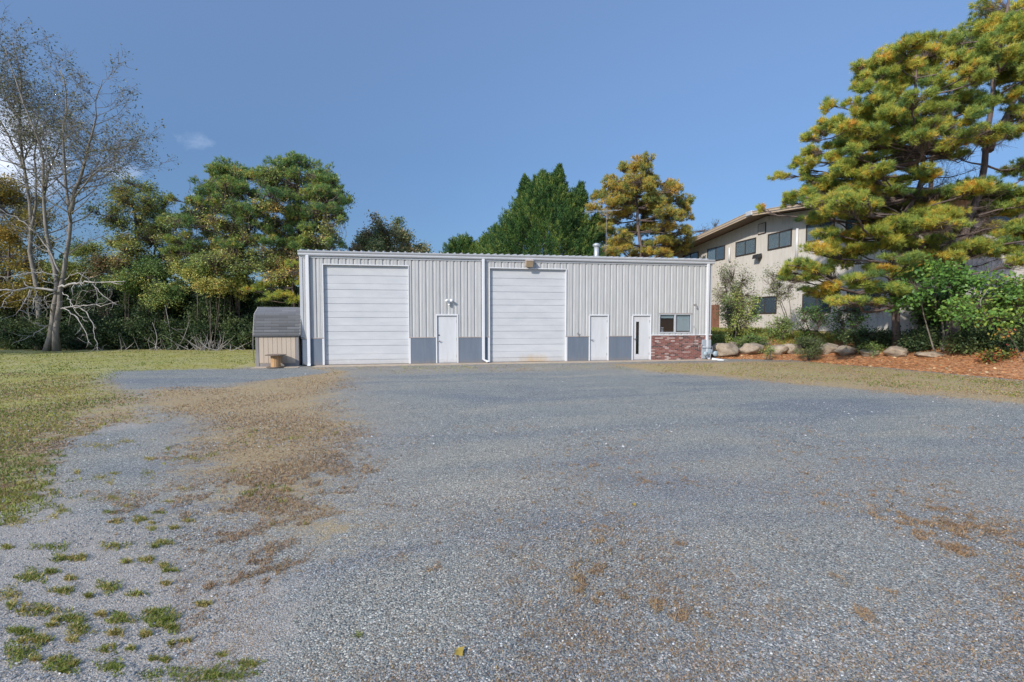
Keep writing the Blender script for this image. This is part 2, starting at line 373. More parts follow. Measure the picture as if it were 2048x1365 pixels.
# ------------------------------------------------------------------ tree makers
def wood_path(mb, path, r0, r1, n=7, seg=10, wob=0.0, flare=1.0):
    P = interp_path(path, seg); k = len(P)
    if wob: P[1:-1] += R.normal(size=(k-2, 3))*wob
    rad = [r0+(r1-r0)*(i/(k-1))**.8 for i in range(k)]; rad[0] *= flare
    mb.tube(P, rad, n); return P, rad
def pad_tree(name, label, cat, base, stems, pads, leaf='pine', mode='tuft', dens=1.0, group=None, r0=.2, bark='bark',
             tint=(.5, .25), size=.16, limb_sag=-.05, leafn=6, twig_r=.006, limb_r=.05, nn=14, width=.011, spread=.55, up_bias=1.2, hang=0, stem_rt=.04, extra=None):
    """tree or shrub: stems (world paths), foliage masses 'pads' = (centre, rx, ry, rz) each carried by a limb, twigs and leaves"""
    root = empty(name, base, label, cat, group)
    tr = MB(); SP = []
    for si, st in enumerate(stems):
        a = r0 if si == 0 else r0*.7
        P, _ = wood_path(tr, st, a, stem_rt, 8, 14, wob=.03*a/.2, flare=1.35)
        SP.append(P)
    SP = np.concatenate(SP)
    tr.build('trunk', M[bark], root, True)
    lm = MB(); tw = Twigs(); lf = Leaves()
    for (c, rx, ry, rz) in pads:
        c = np.array(c, float)
        d = np.linalg.norm((SP-c)*[1, 1, .8], axis=1) + np.abs(SP[:, 2]-(c[2]-.35*rx))*.8 + 3*np.maximum(0, SP[:, 2]-c[2])
        a = SP[int(np.argmin(d))]
        endp = c + (c-a)*.15*min(1, rx)
        limb = curve(a, endp, limb_sag, 6, .04)
        lr = limb_r*min(1.3, .5+np.linalg.norm(c-a)/6)
        lm.tube(limb, [lr*(1-.8*i/6) for i in range(7)], 5)
        LPn = np.array(interp_path(limb[2:], 10))
        n = max(6, int(dens*90*(rx*rz+ry*rz+rx*ry)**.9))
        ns = 7 if mode == 'tuft' else 5; sc_ = rdir(ns)*R.uniform(.35, .95, (ns, 1)); kk = R.integers(0, ns, n)
        q = sc_[kk] + rdir(n)*(R.uniform(.1, 1, (n, 1))**.5)*.42*[1, 1, 1.2]
        lump = (R.normal(size=ns)*.8)[kk]
        A = c + (q[:, :1]*rx*rt + q[:, 1:2]*ry*fh) + q[:, 2:]*rz*np.array([0, 0, 1])
        # sub branch start: closest of the limb points with lag
        D = np.linalg.norm(A[:, None]-LPn[None], axis=2); j = np.clip(D.argmin(1)-R.integers(0, 3, n), 0, 9)
        B = LPn[j]; mid = (A+B)/2 + R.normal(size=(n, 3))*.08*np.linalg.norm(A-B, axis=1, keepdims=True) - [0, 0, .05]*np.linalg.norm(A-B, axis=1, keepdims=True)
        tw.seg(B, mid, twig_r*1.6, twig_r); tw.seg(mid, A, twig_r, twig_r*.5)
        out = unit(A-B)
        padt = tint[0]+R.normal()*tint[1]*(.35 if mode == 'tuft' else .8)
        tt = padt + R.normal(size=n)*tint[1]*.6 + lump*tint[1]*.55
        if mode == 'tuft': tt = tt + .22 - .42*np.clip(np.linalg.norm(q, axis=1), 0, 1.2)*R.uniform(.5, 1.2, n)
        if mode == 'tuft':
            ax = out*.8 + np.array([0, 0, up_bias]) + R.normal(size=(n, 3))*.25
            lf.tuft(A, ax, nn, size, width, spread, tt)
        else:
            cc = np.repeat(A, leafn, 0) + R.normal(size=(n*leafn, 3))*size*1.3
            dd = np.repeat(out, leafn, 0) + R.normal(size=(n*leafn, 3))*.8 + [0, 0, -.2]
            lf.leaf(cc, dd, size*R.uniform(.7, 1.3, n*leafn), width, np.repeat(tt, leafn)+R.normal(size=n*leafn)*tint[1]*.5)
    if extra: extra(lm, tw, lf, SP)
    lm.build('branches', M[bark], root, True)
    tw.build('twigs', M['twig'] if bark != 'barkpine' else M['twig'], root)
    lf.build('crown', LM[leaf], root)
    return root
def P(px, py, d, rx, ry=None, jit=0.0):
    """foliage mass from centre and half sizes in photo pixels at distance d (metres)"""
    dd = d + R.uniform(-jit, jit); s = dd/F
    ry = rx if ry is None else ry
    return (at_d(px, py, dd), rx*s, (rx*.9)*s, ry*s)
def Pl(lst, d, jit, fill=0, grow=1.0, dep=1.3):
    out = [P(a[0], a[1], d, a[2], a[3]*grow, jit) for a in lst]
    for (c, rx, ry, rz) in list(out):
        for k in range(fill):
            o = R.normal()*rx*.5*rt + R.normal()*dep*fh; o[2] -= abs(R.normal())*rz*.9 + rz*.1
            out.append((c+o, rx*.75, ry*.8, rz*.8))
    return out
def hit(px, py):
    d_ = ray(px, py); t = 3.0
    while t < 60:
        q_ = CAM+d_*t
        if q_[2] <= float(terrain(q_[0], q_[1])): return q_, float(q_@fh)
        t += .05
    return q_, t
def stem(pts, d, zbase=None):
    out = [at_d(x, y, d+(dd[0] if dd else 0)) for x, y, *dd in pts]
    return out
def ground_base(px, d, z=None):
    p = at_d(px, 690, d); zz = float(terrain(p[0], p[1])); return np.array([p[0], p[1], zz-.05])
# ------------------------------------------------------------------ world and sun
SUN = unit(np.array([-.66, -.58, .50]))
el = math.asin(SUN[2])
w = bpy.data.worlds.new('World'); S.world = w; w.use_nodes = True; nt = w.node_tree
bg = nt.nodes['Background']; sky = nt.nodes.new('ShaderNodeTexSky'); sky.sky_type = 'NISHITA'; sky.sun_disc = False
sky.sun_elevation = el; sky.sun_rotation = math.atan2(SUN[0], SUN[1]); sky.altitude = 0
sky.air_density = 1.0; sky.dust_density = .6; sky.ozone_density = 3.0
tc = nt.nodes.new('ShaderNodeTexCoord').outputs['Generated']
def cloud(px, py, rad, sx, sc, thr, amt):
    d = unit(ray(px, py)); v = N(nt, 'ShaderNodeVectorMath', operation='SUBTRACT'); L(nt, tc, v.inputs[0]); v.inputs[1].default_value = d
    m = mapv(nt, v.outputs[0], (1, 1, sx)); ln = N(nt, 'ShaderNodeVectorMath', operation='LENGTH'); L(nt, m, ln.inputs[0])
    mask = mth(nt, 'SUBTRACT', 1.0, mth(nt, 'DIVIDE', ln.outputs['Value'], rad), clamp=True)
    n = noise(nt, mapv(nt, tc, (1, 1, 1.6)), sc, 7, .6, .4)
    return mth(nt, 'MULTIPLY', mth(nt, 'MULTIPLY', mth(nt, 'SUBTRACT', mth(nt, 'ADD', mth(nt, 'MULTIPLY', mask, .55), n), thr, clamp=True), amt, clamp=True), mth(nt, 'MULTIPLY', mask, 3.0, clamp=True))
c1 = cloud(20, 285, .10, 1.2, 9, .60, 1.2)
c2 = cloud(385, 284, .05, 1.7, 30, .78, .22)
c3 = cloud(225, 345, .05, 1.5, 18, .74, .5)
cf = mth(nt, 'MAXIMUM', mth(nt, 'MAXIMUM', c1, c2), c3)
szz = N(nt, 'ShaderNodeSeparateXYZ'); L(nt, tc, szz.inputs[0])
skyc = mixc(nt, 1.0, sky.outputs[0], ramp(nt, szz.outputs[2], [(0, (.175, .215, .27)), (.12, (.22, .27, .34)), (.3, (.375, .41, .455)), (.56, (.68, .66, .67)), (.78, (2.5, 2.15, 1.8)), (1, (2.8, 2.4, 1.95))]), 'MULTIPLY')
# flatten the horizon glow; zenith out of view brightened as added fill light
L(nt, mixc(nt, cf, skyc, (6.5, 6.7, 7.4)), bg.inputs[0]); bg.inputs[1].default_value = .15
sd = bpy.data.lights.new('sun', 'SUN'); so = bpy.data.objects.new('sun', sd); COL.objects.link(so)
sd.energy = 2.2; sd.angle = math.radians(1.2); sd.color = (1, .93, .83)
so.rotation_euler = Vector(SUN).to_track_quat('Z', 'Y').to_euler()
S.view_settings.view_transform = 'Standard'; S.view_settings.look = 'None'; S.view_settings.gamma = 1; S.view_settings.exposure = 1.0
S.cycles.max_bounces = 6; S.cycles.transparent_max_bounces = 12
# ------------------------------------------------------------------ ground cover regions, as outlines on the ground
def poly(pts): return np.array([gnd(x, y)[:2] for x, y in pts])
def sdist(Pn, X, Y):
    """signed distance (positive inside) from points to a polygon on the ground"""
    inside = np.zeros(X.shape, bool); dm = np.full(X.shape, 1e9)
    for i in range(len(Pn)):
        x1, y1 = Pn[i-1]; x2, y2 = Pn[i]
        cond = (y1 > Y) != (y2 > Y)
        xi = (x2-x1)*(Y-y1)/((y2-y1) if abs(y2-y1) > 1e-9 else 1e-9)+x1
        inside ^= cond & (X < xi)
        dx, dy = x2-x1, y2-y1; t = np.clip(((X-x1)*dx+(Y-y1)*dy)/(dx*dx+dy*dy+1e-12), 0, 1)
        dm = np.minimum(dm, np.hypot(X-x1-t*dx, Y-y1-t*dy))
    return np.where(inside, dm, -dm)
def cover(lst, X, Y):
    out = np.zeros(X.shape)
    for pts, wgt, soft in lst:
        s_ = sdist(poly(pts), X, Y); v = np.clip(.5+s_/soft, 0, 1)*abs(wgt)
        out = np.maximum(out, v) if wgt > 0 else out*(1-v)
    return out
LAWN = [([(-2500, 692), (-900, 690), (640, 690), (640, 727), (515, 735), (440, 741), (250, 743), (215, 760), (245, 790), (190, 830), (130, 870), (110, 930), (60, 1010), (-600, 1150), (-2500, 1200)], 1.0, 2.8),
        ([(330, 850), (700, 830), (700, 900), (640, 990), (620, 1105), (430, 1090), (310, 1040)], .34, 1.5),
        ([(180, 770), (330, 790), (340, 950), (300, 980), (180, 1010), (60, 1010), (100, 860)], .50, 1.2),
        ([(600, 700), (1300, 733), (1640, 745), (2000, 768), (2000, 790), (1500, 752), (1250, 742), (960, 745), (700, 752), (600, 742)], .38, .6),
        ([(1250, 728), (1500, 724), (1660, 724), (1850, 744), (2048, 754), (2600, 800), (2700, 880), (2048, 800), (1600, 766), (1280, 742)], .53, 1.4),
        ([(790, 733), (960, 733), (960, 741), (800, 739)], .5, .3),
        ([(240, 746), (420, 741), (600, 735), (655, 745), (560, 757), (460, 767), (260, 778)], -1, .5),
        ([(150, 880), (230, 850), (330, 852), (270, 880), (290, 925), (270, 975), (140, 985), (120, 940)], -.8, .5),
        ([(1430, 700), (1470, 676), (1640, 676), (1640, 698), (1540, 706)], .9, .8)]
DRY = [([(430, 736), (650, 733), (730, 742), (700, 800), (775, 850), (740, 900), (720, 990), (830, 1080), (790, 1140), (620, 1115), (430, 1090), (310, 1040), (300, 930), (330, 850), (200, 820), (240, 778), (450, 770)], .78, 2.6),
       ([(-600, 740), (180, 745), (340, 790), (330, 900), (240, 1000), (0, 1020), (-900, 1100)], .66, 1.5),
       ([(640, 733), (1300, 729), (1300, 740), (740, 750)], .42, .5),
       ([(1200, 728), (1500, 722), (1660, 722), (1850, 742), (2048, 752), (2600, 800), (2700, 900), (2048, 812), (1600, 772), (1280, 744)], .76, 1.6),
       ([(640, 920), (1000, 900), (1500, 880), (2100, 930), (3000, 1000), (3000, 1500), (480, 1500), (620, 1150)], .30, 3),
       ([(700, 930), (1050, 900), (1100, 1100), (800, 1130)], .27, 3.0),
       ([(330, 860), (740, 850), (720, 990), (800, 1090), (700, 1115), (430, 1090), (320, 1040)], .68, 1.6),
       ([(1800, 980), (2300, 950), (2500, 1500), (1500, 1500)], .28, 3),
       ([(240, 746), (420, 741), (600, 735), (655, 745), (560, 757), (460, 767), (260, 778)], -1, .5),
       ([(150, 880), (230, 850), (330, 852), (270, 880), (290, 925), (270, 975), (140, 985), (120, 940)], -.85, .5)]
DIRT = [([(-2500, 1000), (60, 985), (180, 1010), (320, 1060), (410, 1110), (520, 1120), (640, 1180), (620, 1290), (540, 1500), (-2500, 1600)], .95, 1.5),
        ([(200, 800), (300, 790), (330, 840), (300, 870), (140, 870)], .6, .5),
        ([(-800, 930), (120, 930), (200, 1000), (100, 1050), (-800, 1050)], .65, .8),
        ([(560, 1200), (1000, 1150), (1000, 1280), (600, 1400)], .25, 1.0)]
def straw_w(X, Y):
    a = (X-18.6)+.22*(Y-14.0); b = (Y-21.35)+.38*(X-14.0)
    s_ = np.maximum(a, np.minimum(b, (X-13.7)))
    v = np.clip(.5+s_/.7, 0, 1)
    g = np.clip((19.2-X)/2, 0, 1)*np.clip((Y-22.0)/1, 0, 1)
    v = v*(1-.9*g)
    return v
def axis(lo, a, b, hi, st):
    out = list(np.arange(a, b+st/2, st)); s_ = st; x = a
    while x > lo: s_ *= 1.35; x -= s_; out.insert(0, x)
    s_ = st; x = b
    while x < hi: s_ *= 1.35; x += s_; out.append(x)
    return np.array(out)
gx = axis(-600, -26, 36, 600, .2); gy = axis(-200, 0.6, 32, 900, .2)
GX, GY = np.meshgrid(gx, gy); Z = terrain(GX, GY)
micro = .012*np.sin(GX*1.7+np.sin(GY*1.3))*np.sin(GY*1.1+.5)
Z = Z + micro*((GY < 19.5) | (GX < -8))
nx, ny = len(gx), len(gy)
V = np.stack([GX, GY, Z], 2).reshape(-1, 3)
ii = (np.arange(ny-1)[:, None]*nx+np.arange(nx-1)[None]).ravel()
Fq = np.stack([ii, ii+1, ii+nx+1, ii+nx], 1)
m, nt, b = nmat('yard_ground'); p = gpos(nt)
def vor(scale, feat='F1', out='Color'):
    n = N(nt, 'ShaderNodeTexVoronoi', Scale=scale); n.feature = feat; L(nt, p, n.inputs['Vector']); return n
v1 = vor(85); v2 = vor(170); v3 = vor(45)
sep = lambda s: (lambda n: (L(nt, s, n.inputs[0]), n)[1])(nt.nodes.new('ShaderNodeSeparateColor'))
stops = [(0, (.045, .05, .053)), (.2, (.11, .122, .128)), (.45, (.20, .218, .225)), (.66, (.27, .285, .285)), (.78, (.38, .30, .245)), (.88, (.36, .365, .35)), (1, (.75, .73, .69))]
c1_ = ramp(nt, sep(v1.outputs['Color']).outputs[0], stops); c2_ = ramp(nt, sep(v2.outputs['Color']).outputs[1], stops)
c3_ = ramp(nt, sep(v3.outputs['Color']).outputs[2], stops)
gv = mixc(nt, .32, c1_, c2_)
gv = mixc(nt, .18, gv, c3_)
edge = mth(nt, 'SUBTRACT', 1.0, mth(nt, 'MULTIPLY', mth(nt, 'SUBTRACT', v1.outputs['Distance'], .42, clamp=True), 2.6), clamp=True)
gv = mixc(nt, mth(nt, 'SUBTRACT', 1.0, edge, clamp=True), gv, (.05, .052, .058))
v4 = vor(34); w4 = sep(v4.outputs['Color']); near4 = mth(nt, 'LESS_THAN', v4.outputs['Distance'], .30)
gv = mixc(nt, mth(nt, 'MULTIPLY', mth(nt, 'MULTIPLY', mth(nt, 'GREATER_THAN', w4.outputs[0], .88), near4), .65), gv, (.62, .60, .56))
gv = mixc(nt, mth(nt, 'MULTIPLY', mth(nt, 'MULTIPLY', mth(nt, 'LESS_THAN', w4.outputs[0], .22), near4), .6), gv, (.055, .065, .08))
# broad bands of finer, darker stone where vehicles have turned
bands = noise(nt, mapv(nt, p, (.09, .34, 1), (0, 0, .25)), 1.7, 4, .55, 1.2)
gv = mixc(nt, 1.0, gv, ramp(nt, bands, [(.34, (.93, .98, 1.02)), (.47, (1.18, 1.18, 1.10)), (.55, (1.25, 1.23, 1.11)), (.68, (1.44, 1.36, 1.17))]), 'MULTIPLY')
n_f = noise(nt, p, 34, 5, .7); n_m = noise(nt, mapv(nt, p, (1, 1, 1)), 8, 7, .72); n_l = noise(nt, p, 1.1, 4, .6)
dirtc = ramp(nt, n_f, [(.25, (.20, .175, .145)), (.5, (.33, .29, .245)), (.75, (.45, .40, .34))])
dirtc = mixc(nt, mth(nt, 'MULTIPLY', mth(nt, 'GREATER_THAN', sep(v2.outputs['Color']).outputs[2], .62), .8), dirtc, c2_)
dirtc = mixc(nt, mth(nt, 'MULTIPLY', mth(nt, 'SUBTRACT', n_m, .5, clamp=True), 3, clamp=True), dirtc, (.31, .28, .245))
n_s = noise(nt, mapv(nt, p, (1, 1, 1)), 60, 3, .7)
dryc = ramp(nt, n_s, [(.25, (.21, .15, .075)), (.5, (.38, .27, .13)), (.75, (.52, .39, .21))])
grc = ramp(nt, noise(nt, p, 45, 4, .7), [(.25, (.13, .135, .025)), (.5, (.29, .27, .05)), (.75, (.42, .36, .10))])
grc = mixc(nt, ramp(nt, n_l, [(.4, (0, 0, 0)), (.62, (.85, .85, .85))]), grc, (.36, .32, .14))
strc = ramp(nt, noise(nt, p, 50, 5, .7), [(.25, (.20, .09, .045)), (.5, (.40, .195, .095)), (.78, (.58, .38, .22))])
strc = mixc(nt, mth(nt, 'MULTIPLY', mth(nt, 'SUBTRACT', n_m, .5, clamp=True), 2.4, clamp=True), strc, (.33, .22, .14))
def attr(nm):
    a = N(nt, 'ShaderNodeAttribute'); a.attribute_name = nm; return a.outputs['Fac']
def thr(a, n, sharp):       # a = cover weight 0..1; noise decides where it shows
    n = mth(nt, 'MULTIPLY_ADD', n, 2.0, -.5)
    return mth(nt, 'MULTIPLY', mth(nt, 'SUBTRACT', mth(nt, 'ADD', a, n), 1.0), sharp, clamp=True)
comb = mth(nt, 'ADD', mth(nt, 'ADD', mth(nt, 'MULTIPLY', n_m, .42), mth(nt, 'MULTIPLY', n_f, .30)), mth(nt, 'MULTIPLY', noise(nt, mapv(nt, p, (.7, 1.3, 1)), 2.0, 4, .65), .32))
comb2 = mth(nt, 'ADD', mth(nt, 'MULTIPLY', noise(nt, mapv(nt, p, (1, 1, 1), (0, 0, 0), (31, 7, 0)), 3.2, 6, .7), .7), mth(nt, 'MULTIPLY', n_f, .3))
col = mixc(nt, thr(attr('dirt'), comb, 4), gv, dirtc)
dsp = mth(nt, 'MULTIPLY', mth(nt, 'MULTIPLY', mth(nt, 'SUBTRACT', noise(nt, mapv(nt, p, (1, 1, 1), (0, 0, 0), (3, 9, 0)), 26, 6, .8), .46, clamp=True), 4.0, clamp=True), mth(nt, 'MULTIPLY', attr('dry'), 2.4, clamp=True))
col = mixc(nt, mth(nt, 'MULTIPLY', dsp, .8), col, (.38, .29, .20))
fd = thr(attr('dry'), comb, 4); col = mixc(nt, mth(nt, 'MULTIPLY', fd, .8), col, dryc)
fg = thr(attr('green'), comb2, 4); col = mixc(nt, mth(nt, 'MULTIPLY', fg, .88), col, grc)
fs = thr(attr('straw'), n_f, 5); col = mixc(nt, fs, col, strc)
L(nt, col, b.inputs['Base Color']); b.inputs['Roughness'].default_value = .9; b.inputs['Specular IOR Level'].default_value = .2
hh = mth(nt, 'ADD', mth(nt, 'MULTIPLY', mth(nt, 'SUBTRACT', 1.0, v1.outputs['Distance']), .6), mth(nt, 'MULTIPLY', n_s, .6))
bump(nt, b, hh, .7, .015)
W = {'green': cover(LAWN, GX, GY), 'dry': cover(DRY, GX, GY), 'dirt': cover(DIRT, GX, GY), 'straw': straw_w(GX, GY)}
far = (np.abs(GX) > 34) | (GY > 33)
W['green'] = np.where(far, .8, W['green']); 
W['green'] = W['green']*(1-np.clip(W['straw']*1.2, 0, 1)); W['dry'] = W['dry']*(1-np.clip(W['straw']*1.5, 0, 1))
ground = mesh_np('ground', V, Fq, m, smooth=True)
for k_, v_ in W.items():
    a = ground.data.attributes.new(k_, 'FLOAT', 'POINT'); a.data.foreach_set('value', v_.ravel().astype(np.float32))
tag(ground, kind='structure')
# ------------------------------------------------------------------ metal hall
D = 21.3
fx = lambda px, py=680: float(at_y(px, py, D)[0])
fz = lambda px, py: float(at_y(px, py, D)[2])
X0, X1 = fx(602, 620), fx(1421.5, 620)
ZE = 4.72
hall = empty('metal_hall', (X0, D, 0), 'long low hall of pale grey ribbed metal with two big white overhead doors', 'building')
def ribbed(mb, x0, x1, z0, z1, y=D, pitch=.302, dep=.034, gw=.028, sl=.034, ph=.0, back=True):
    """reverse ribbed sheet: wide flats and narrow recessed grooves, folded from one sheet"""
    pts = []
    k = math.floor((x0-ph)/pitch)-1
    while ph+k*pitch < x1+pitch:
        c = ph+k*pitch; pts += [(c-gw/2-sl, 0), (c-gw/2, dep), (c+gw/2, dep), (c+gw/2+sl, 0), (c+pitch*.42, 0), (c+pitch*.45, .009), (c+pitch*.53, .009), (c+pitch*.56, 0)]; k += 1
    xs = [q for q in pts if x0 < q[0] < x1]
    def yat(x):
        for (a, ya), (b_, yb) in zip(pts, pts[1:]):
            if a <= x <= b_: return ya+(yb-ya)*(x-a)/(b_-a+1e-9)
        return 0
    prof = [(x0, yat(x0))]+xs+[(x1, yat(x1))]
    n = len(prof); th = .004
    vs = [(x, y+d_, z) for z in (z0, z1) for x, d_ in prof]+[(x, y+d_+th, z) for z in (z0, z1) for x, d_ in prof]
    fs = []
    for i in range(n-1):
        fs += [(i, i+1, n+i+1, n+i), (2*n+i, 3*n+i, 3*n+i+1, 2*n+i+1), (i, 2*n+i, 2*n+i+1, i+1), (n+i, n+i+1, 3*n+i+1, 3*n+i)]
    mb.add(vs, fs)
g1a, g1b = fx(649), fx(817.5); g1t = fz(733, 531.5)
g2a, g2b = fx(980), fx(1131); g2t = fz(1056, 538.5)
d1a, d1b = fx(873.5), fx(915); d2a, d2b = fx(1179), fx(1215.8); d3a, d3b = fx(1265), fx(1300.5); dt = fz(1200, 631)
wa, wb = fx(1317.5), fx(1382); wt, wbz = fz(1350, 628), fz(1350, 666.5)
ZW = fz(850, 674.5)
br0 = fx(1302)
sd_ = MB()
segs = [(X0, g1a, ZW, ZE), (g1a, g1b, g1t, ZE), (g1b, d1a, ZW, ZE), (d1a, d1b, dt, ZE), (d1b, g2a, ZW, ZE), (g2a, g2b, g2t, ZE), (g2b, d2a, ZW, ZE),
        (d2a, d2b, dt, ZE), (d2b, d3a, ZW, ZE), (d3a, d3b, dt, ZE), (d3b, wa, ZW, ZE), (wa, wb, wt, ZE), (wa, wb, ZW, wbz), (wb, X1, ZW, ZE)]
for a, b_, z0, z1 in segs: ribbed(sd_, a, b_, z0, z1)
YB = 33.0
for xx, s_ in ((X0, 1), (X1, -1)):      # end walls: sheet with shallow ribs
    xa, xb = (xx, xx+.004) if s_ > 0 else (xx-.004, xx)
    sd_.box(xa, xb, D+.05, YB, 0, ZE)
    sd_.add([(xx+s_*.002, D+.05, ZE), (xx+s_*.002, YB, ZE), (xx+s_*.002, (D+YB)/2, ZE+.44)], [(0, 1, 2)])
    y = D+.3
    while y < YB-.2: sd_.box(xx-.03 if s_ > 0 else xx, xx if s_ > 0 else xx+.03, y, y+.14, .0, ZE-.02); y += .302
sd_.box(X0+.004, X1-.004, YB-.01, YB, 0, ZE)
sd_.build('wall', M['siding'], hall)
# inner lining so that the window shows a dark room
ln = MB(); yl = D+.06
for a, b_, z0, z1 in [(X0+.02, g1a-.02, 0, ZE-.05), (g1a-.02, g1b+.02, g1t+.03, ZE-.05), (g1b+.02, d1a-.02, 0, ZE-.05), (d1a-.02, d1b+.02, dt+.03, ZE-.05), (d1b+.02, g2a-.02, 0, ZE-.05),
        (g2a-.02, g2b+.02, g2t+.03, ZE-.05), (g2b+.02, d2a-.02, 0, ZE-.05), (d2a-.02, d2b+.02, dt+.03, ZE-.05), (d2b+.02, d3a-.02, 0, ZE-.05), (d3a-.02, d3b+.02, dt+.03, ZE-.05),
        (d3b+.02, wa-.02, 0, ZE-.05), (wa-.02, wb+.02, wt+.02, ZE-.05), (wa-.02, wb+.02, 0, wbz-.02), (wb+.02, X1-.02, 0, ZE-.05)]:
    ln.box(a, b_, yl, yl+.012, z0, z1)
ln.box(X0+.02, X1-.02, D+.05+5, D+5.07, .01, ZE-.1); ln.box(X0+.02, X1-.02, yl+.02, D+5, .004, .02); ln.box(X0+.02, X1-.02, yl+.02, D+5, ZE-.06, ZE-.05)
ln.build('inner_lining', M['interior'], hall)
for q0, q1, e in ((X0-.03, X0+.09, 0), (X1-.10, X1+.02, 0)):
    tr = MB(); tr.box(q0, q1, D-.022, D+.05, ZW+.02 if q0 < 0 else ZW+.036, ZE, .004); tr.build('corner_trim', M['gutter'], hall)
# roof, ribs peeping over the gutter
rf = MB(); ym = (D+YB)/2; rs = .55/(ym-D)
for (ya, za, yb, zb) in ((D-.10, ZE+.09, ym, ZE+.64), (ym, ZE+.64, YB+.1, ZE+.09)):
    rf.add([(X0-.05, ya, za), (X1+.05, ya, za), (X1+.05, yb, zb), (X0-.05, yb, zb), (X0-.05, ya, za-.01), (X1+.05, ya, za-.01), (X1+.05, yb, zb-.01), (X0-.05, yb, zb-.01)],
           [(0,1,2,3), (7,6,5,4), (0,4,5,1), (2,6,7,3), (1,5,6,2), (3,7,4,0)])
x = X0+.05
while x < X1-.03:
    rf.add([(x-.045, D-.10, ZE+.092), (x-.02, D-.10, ZE+.145), (x+.02, D-.10, ZE+.145), (x+.045, D-.10, ZE+.092), (x-.045, ym, ZE+.642), (x-.02, ym, ZE+.695), (x+.02, ym, ZE+.695), (x+.045, ym, ZE+.642)],
           [(0,1,2,3), (4,7,6,5), (0,4,5,1), (1,5,6,2), (2,6,7,3)]); x += .302
rf.build('roof', M['roofm'], hall)
gt = MB()
gt.prism_x(X0-.06, X1+.09, [(D-.02, ZE-.12), (D-.10, ZE-.12), (D-.125, ZE-.07), (D-.115, ZE-.02), (D-.16, ZE+.045), (D-.165, ZE+.085), (D-.15, ZE+.085), (D-.145, ZE+.05), (D-.05, ZE+.02), (D-.02, ZE+.06)])
gt.build('gutter', M['gutter'], hall)
ft = MB(); ft.box(X0-.02, X1+.04, D-.03, D-.004, ZE-.20, ZE-.13, .004); ft.build('eave_trim', M['trim'], hall)
for i, (px, elbow) in enumerate(((617.5, 0), (966.5, 1), (1413.2, 2))):
    xc = fx(px, 620); mb = MB(); wd = .062; rx_ = .045
    mb.box(xc-wd, xc+wd, D-.125, D-.03, .16 if elbow else .10, ZE-.10, .012)
    dsp = mb.build('downspout', M['trim'], hall)
    e = MB()
    if elbow == 1: e.add([(xc-wd, D-.128, .17), (xc+wd, D-.128, .17), (xc+wd, D-.028, .17), (xc-wd, D-.028, .17), (xc+.14, D-.25, .06), (xc+.26, D-.25, .10), (xc+.26, D-.13, .10), (xc+.14, D-.13, .02)], [(0,1,5,4), (1,2,6,5), (2,3,7,6), (3,0,4,7), (4,5,6,7), (0,3,2,1)])
    else:
        e.add([(xc-wd, D-.128, .17 if elbow else .11), (xc+wd, D-.128, .17 if elbow else .11), (xc+wd, D-.028, .17 if elbow else .11), (xc-wd, D-.028, .17 if elbow else .11), (xc-wd+.03, D-.30, .03), (xc+wd+.03, D-.30, .03), (xc+wd+.03, D-.24, .10-.06), (xc-wd+.03, D-.24, .04)], [(0,1,5,4), (1,2,6,5), (2,3,7,6), (3,0,4,7), (4,5,6,7), (0,3,2,1)])
    e.build('downspout_elbow', M['trim'], dsp)
# wainscot panels with a brownish ledge
for a, b_ in ((X0+.01, g1a-.09), (g1b+.09, d1a-.055), (d1b+.055, g2a-.09), (g2b+.03, d2a-.055), (d2b+.055, d3a-.055)):
    wp = MB(); wp.box(a, b_, D-.012, D+.05, .03, ZW-.035); wp = wp.build('wainscot_panel', M['wains'], hall)
    le = MB(); le.box(a-.03 if a > X0+.02 else a-.02, b_+.03, D-.03, D+.04, ZW-.035, ZW-.003, .003); le.build('ledge', M['ledge'], wp)
bp = MB(); bp.box(br0, X1-.01, D-.055, D+.05, .02, ZW-.0); bw = bp.build('brick_panel', M['brick'], hall)
bl = MB(); bl.box(br0-.02, X1+.05, D-.07, D+.045, ZW, ZW+.035, .004); bl.build('drip_edge', M['trim'], bw)
# overhead doors
def overhead(a, b_, t, mat, pxc, rust, lines):
    dr = MB(); y = D+.10; zs = [t]+lines+[.035]; G = .016
    prof = []
    for i in range(len(zs)-1):
        z1, z0 = zs[i], zs[i+1]; deep = .020 if i % 2 == 0 else .012
        prof += [(y, z1-G*.5), (y, z0+G*.5+.004)]
        if i < len(zs)-2: prof += [(y+deep, z0+G*.5-.003), (y+deep, z0-G*.3)]
    prof = [(y, t)]+prof+[(y, .035), (y+.045, .035), (y+.045, t)]
    dr.prism_x(a+.002, b_-.002, prof)
    o = dr.build('overhead_door', mat, hall)
    fr = MB(); j = .085
    fr.box(a-j, a, D-.025, D-.003, .03, ZW-.04, .004); fr.box(b_, b_+j, D-.025, D-.003, .03, ZW-.04, .004)
    fr.box(a-.035, a-.001, D-.028, D-.002, ZW-.04, t+.035, .003); fr.box(b_+.001, b_+.035, D-.028, D-.002, ZW-.04, t+.035, .003)
    fr.box(a-.035, b_+.035, D-.03, D-.004, t+.001, t+.04, .003)
    fr.box(a-.02, a, D-.002, D+.2, .03, t); fr.box(b_, b_+.02, D-.002, D+.2, .03, t); fr.box(a-.02, b_+.02, D-.001, D+.2, t, t+.02)
    fr.build('door_frame', M['trim'], o)
    s = MB(); s.box(a+.01, b_-.01, y-.004, y+.04, .0225, .036); s.build('bottom_seal', M['dark'], o)
    return o
l1 = [fz(733, 480+q/4.096) for q in (293, 360, 409, 477, 524, 591, 638, 705, 752, 820, 868, 937, 984)]
l2 = [fz(1056, 480+q/4.096) for q in (317, 378, 428, 489, 536, 597, 642, 702, 749, 810, 858, 916, 966)]
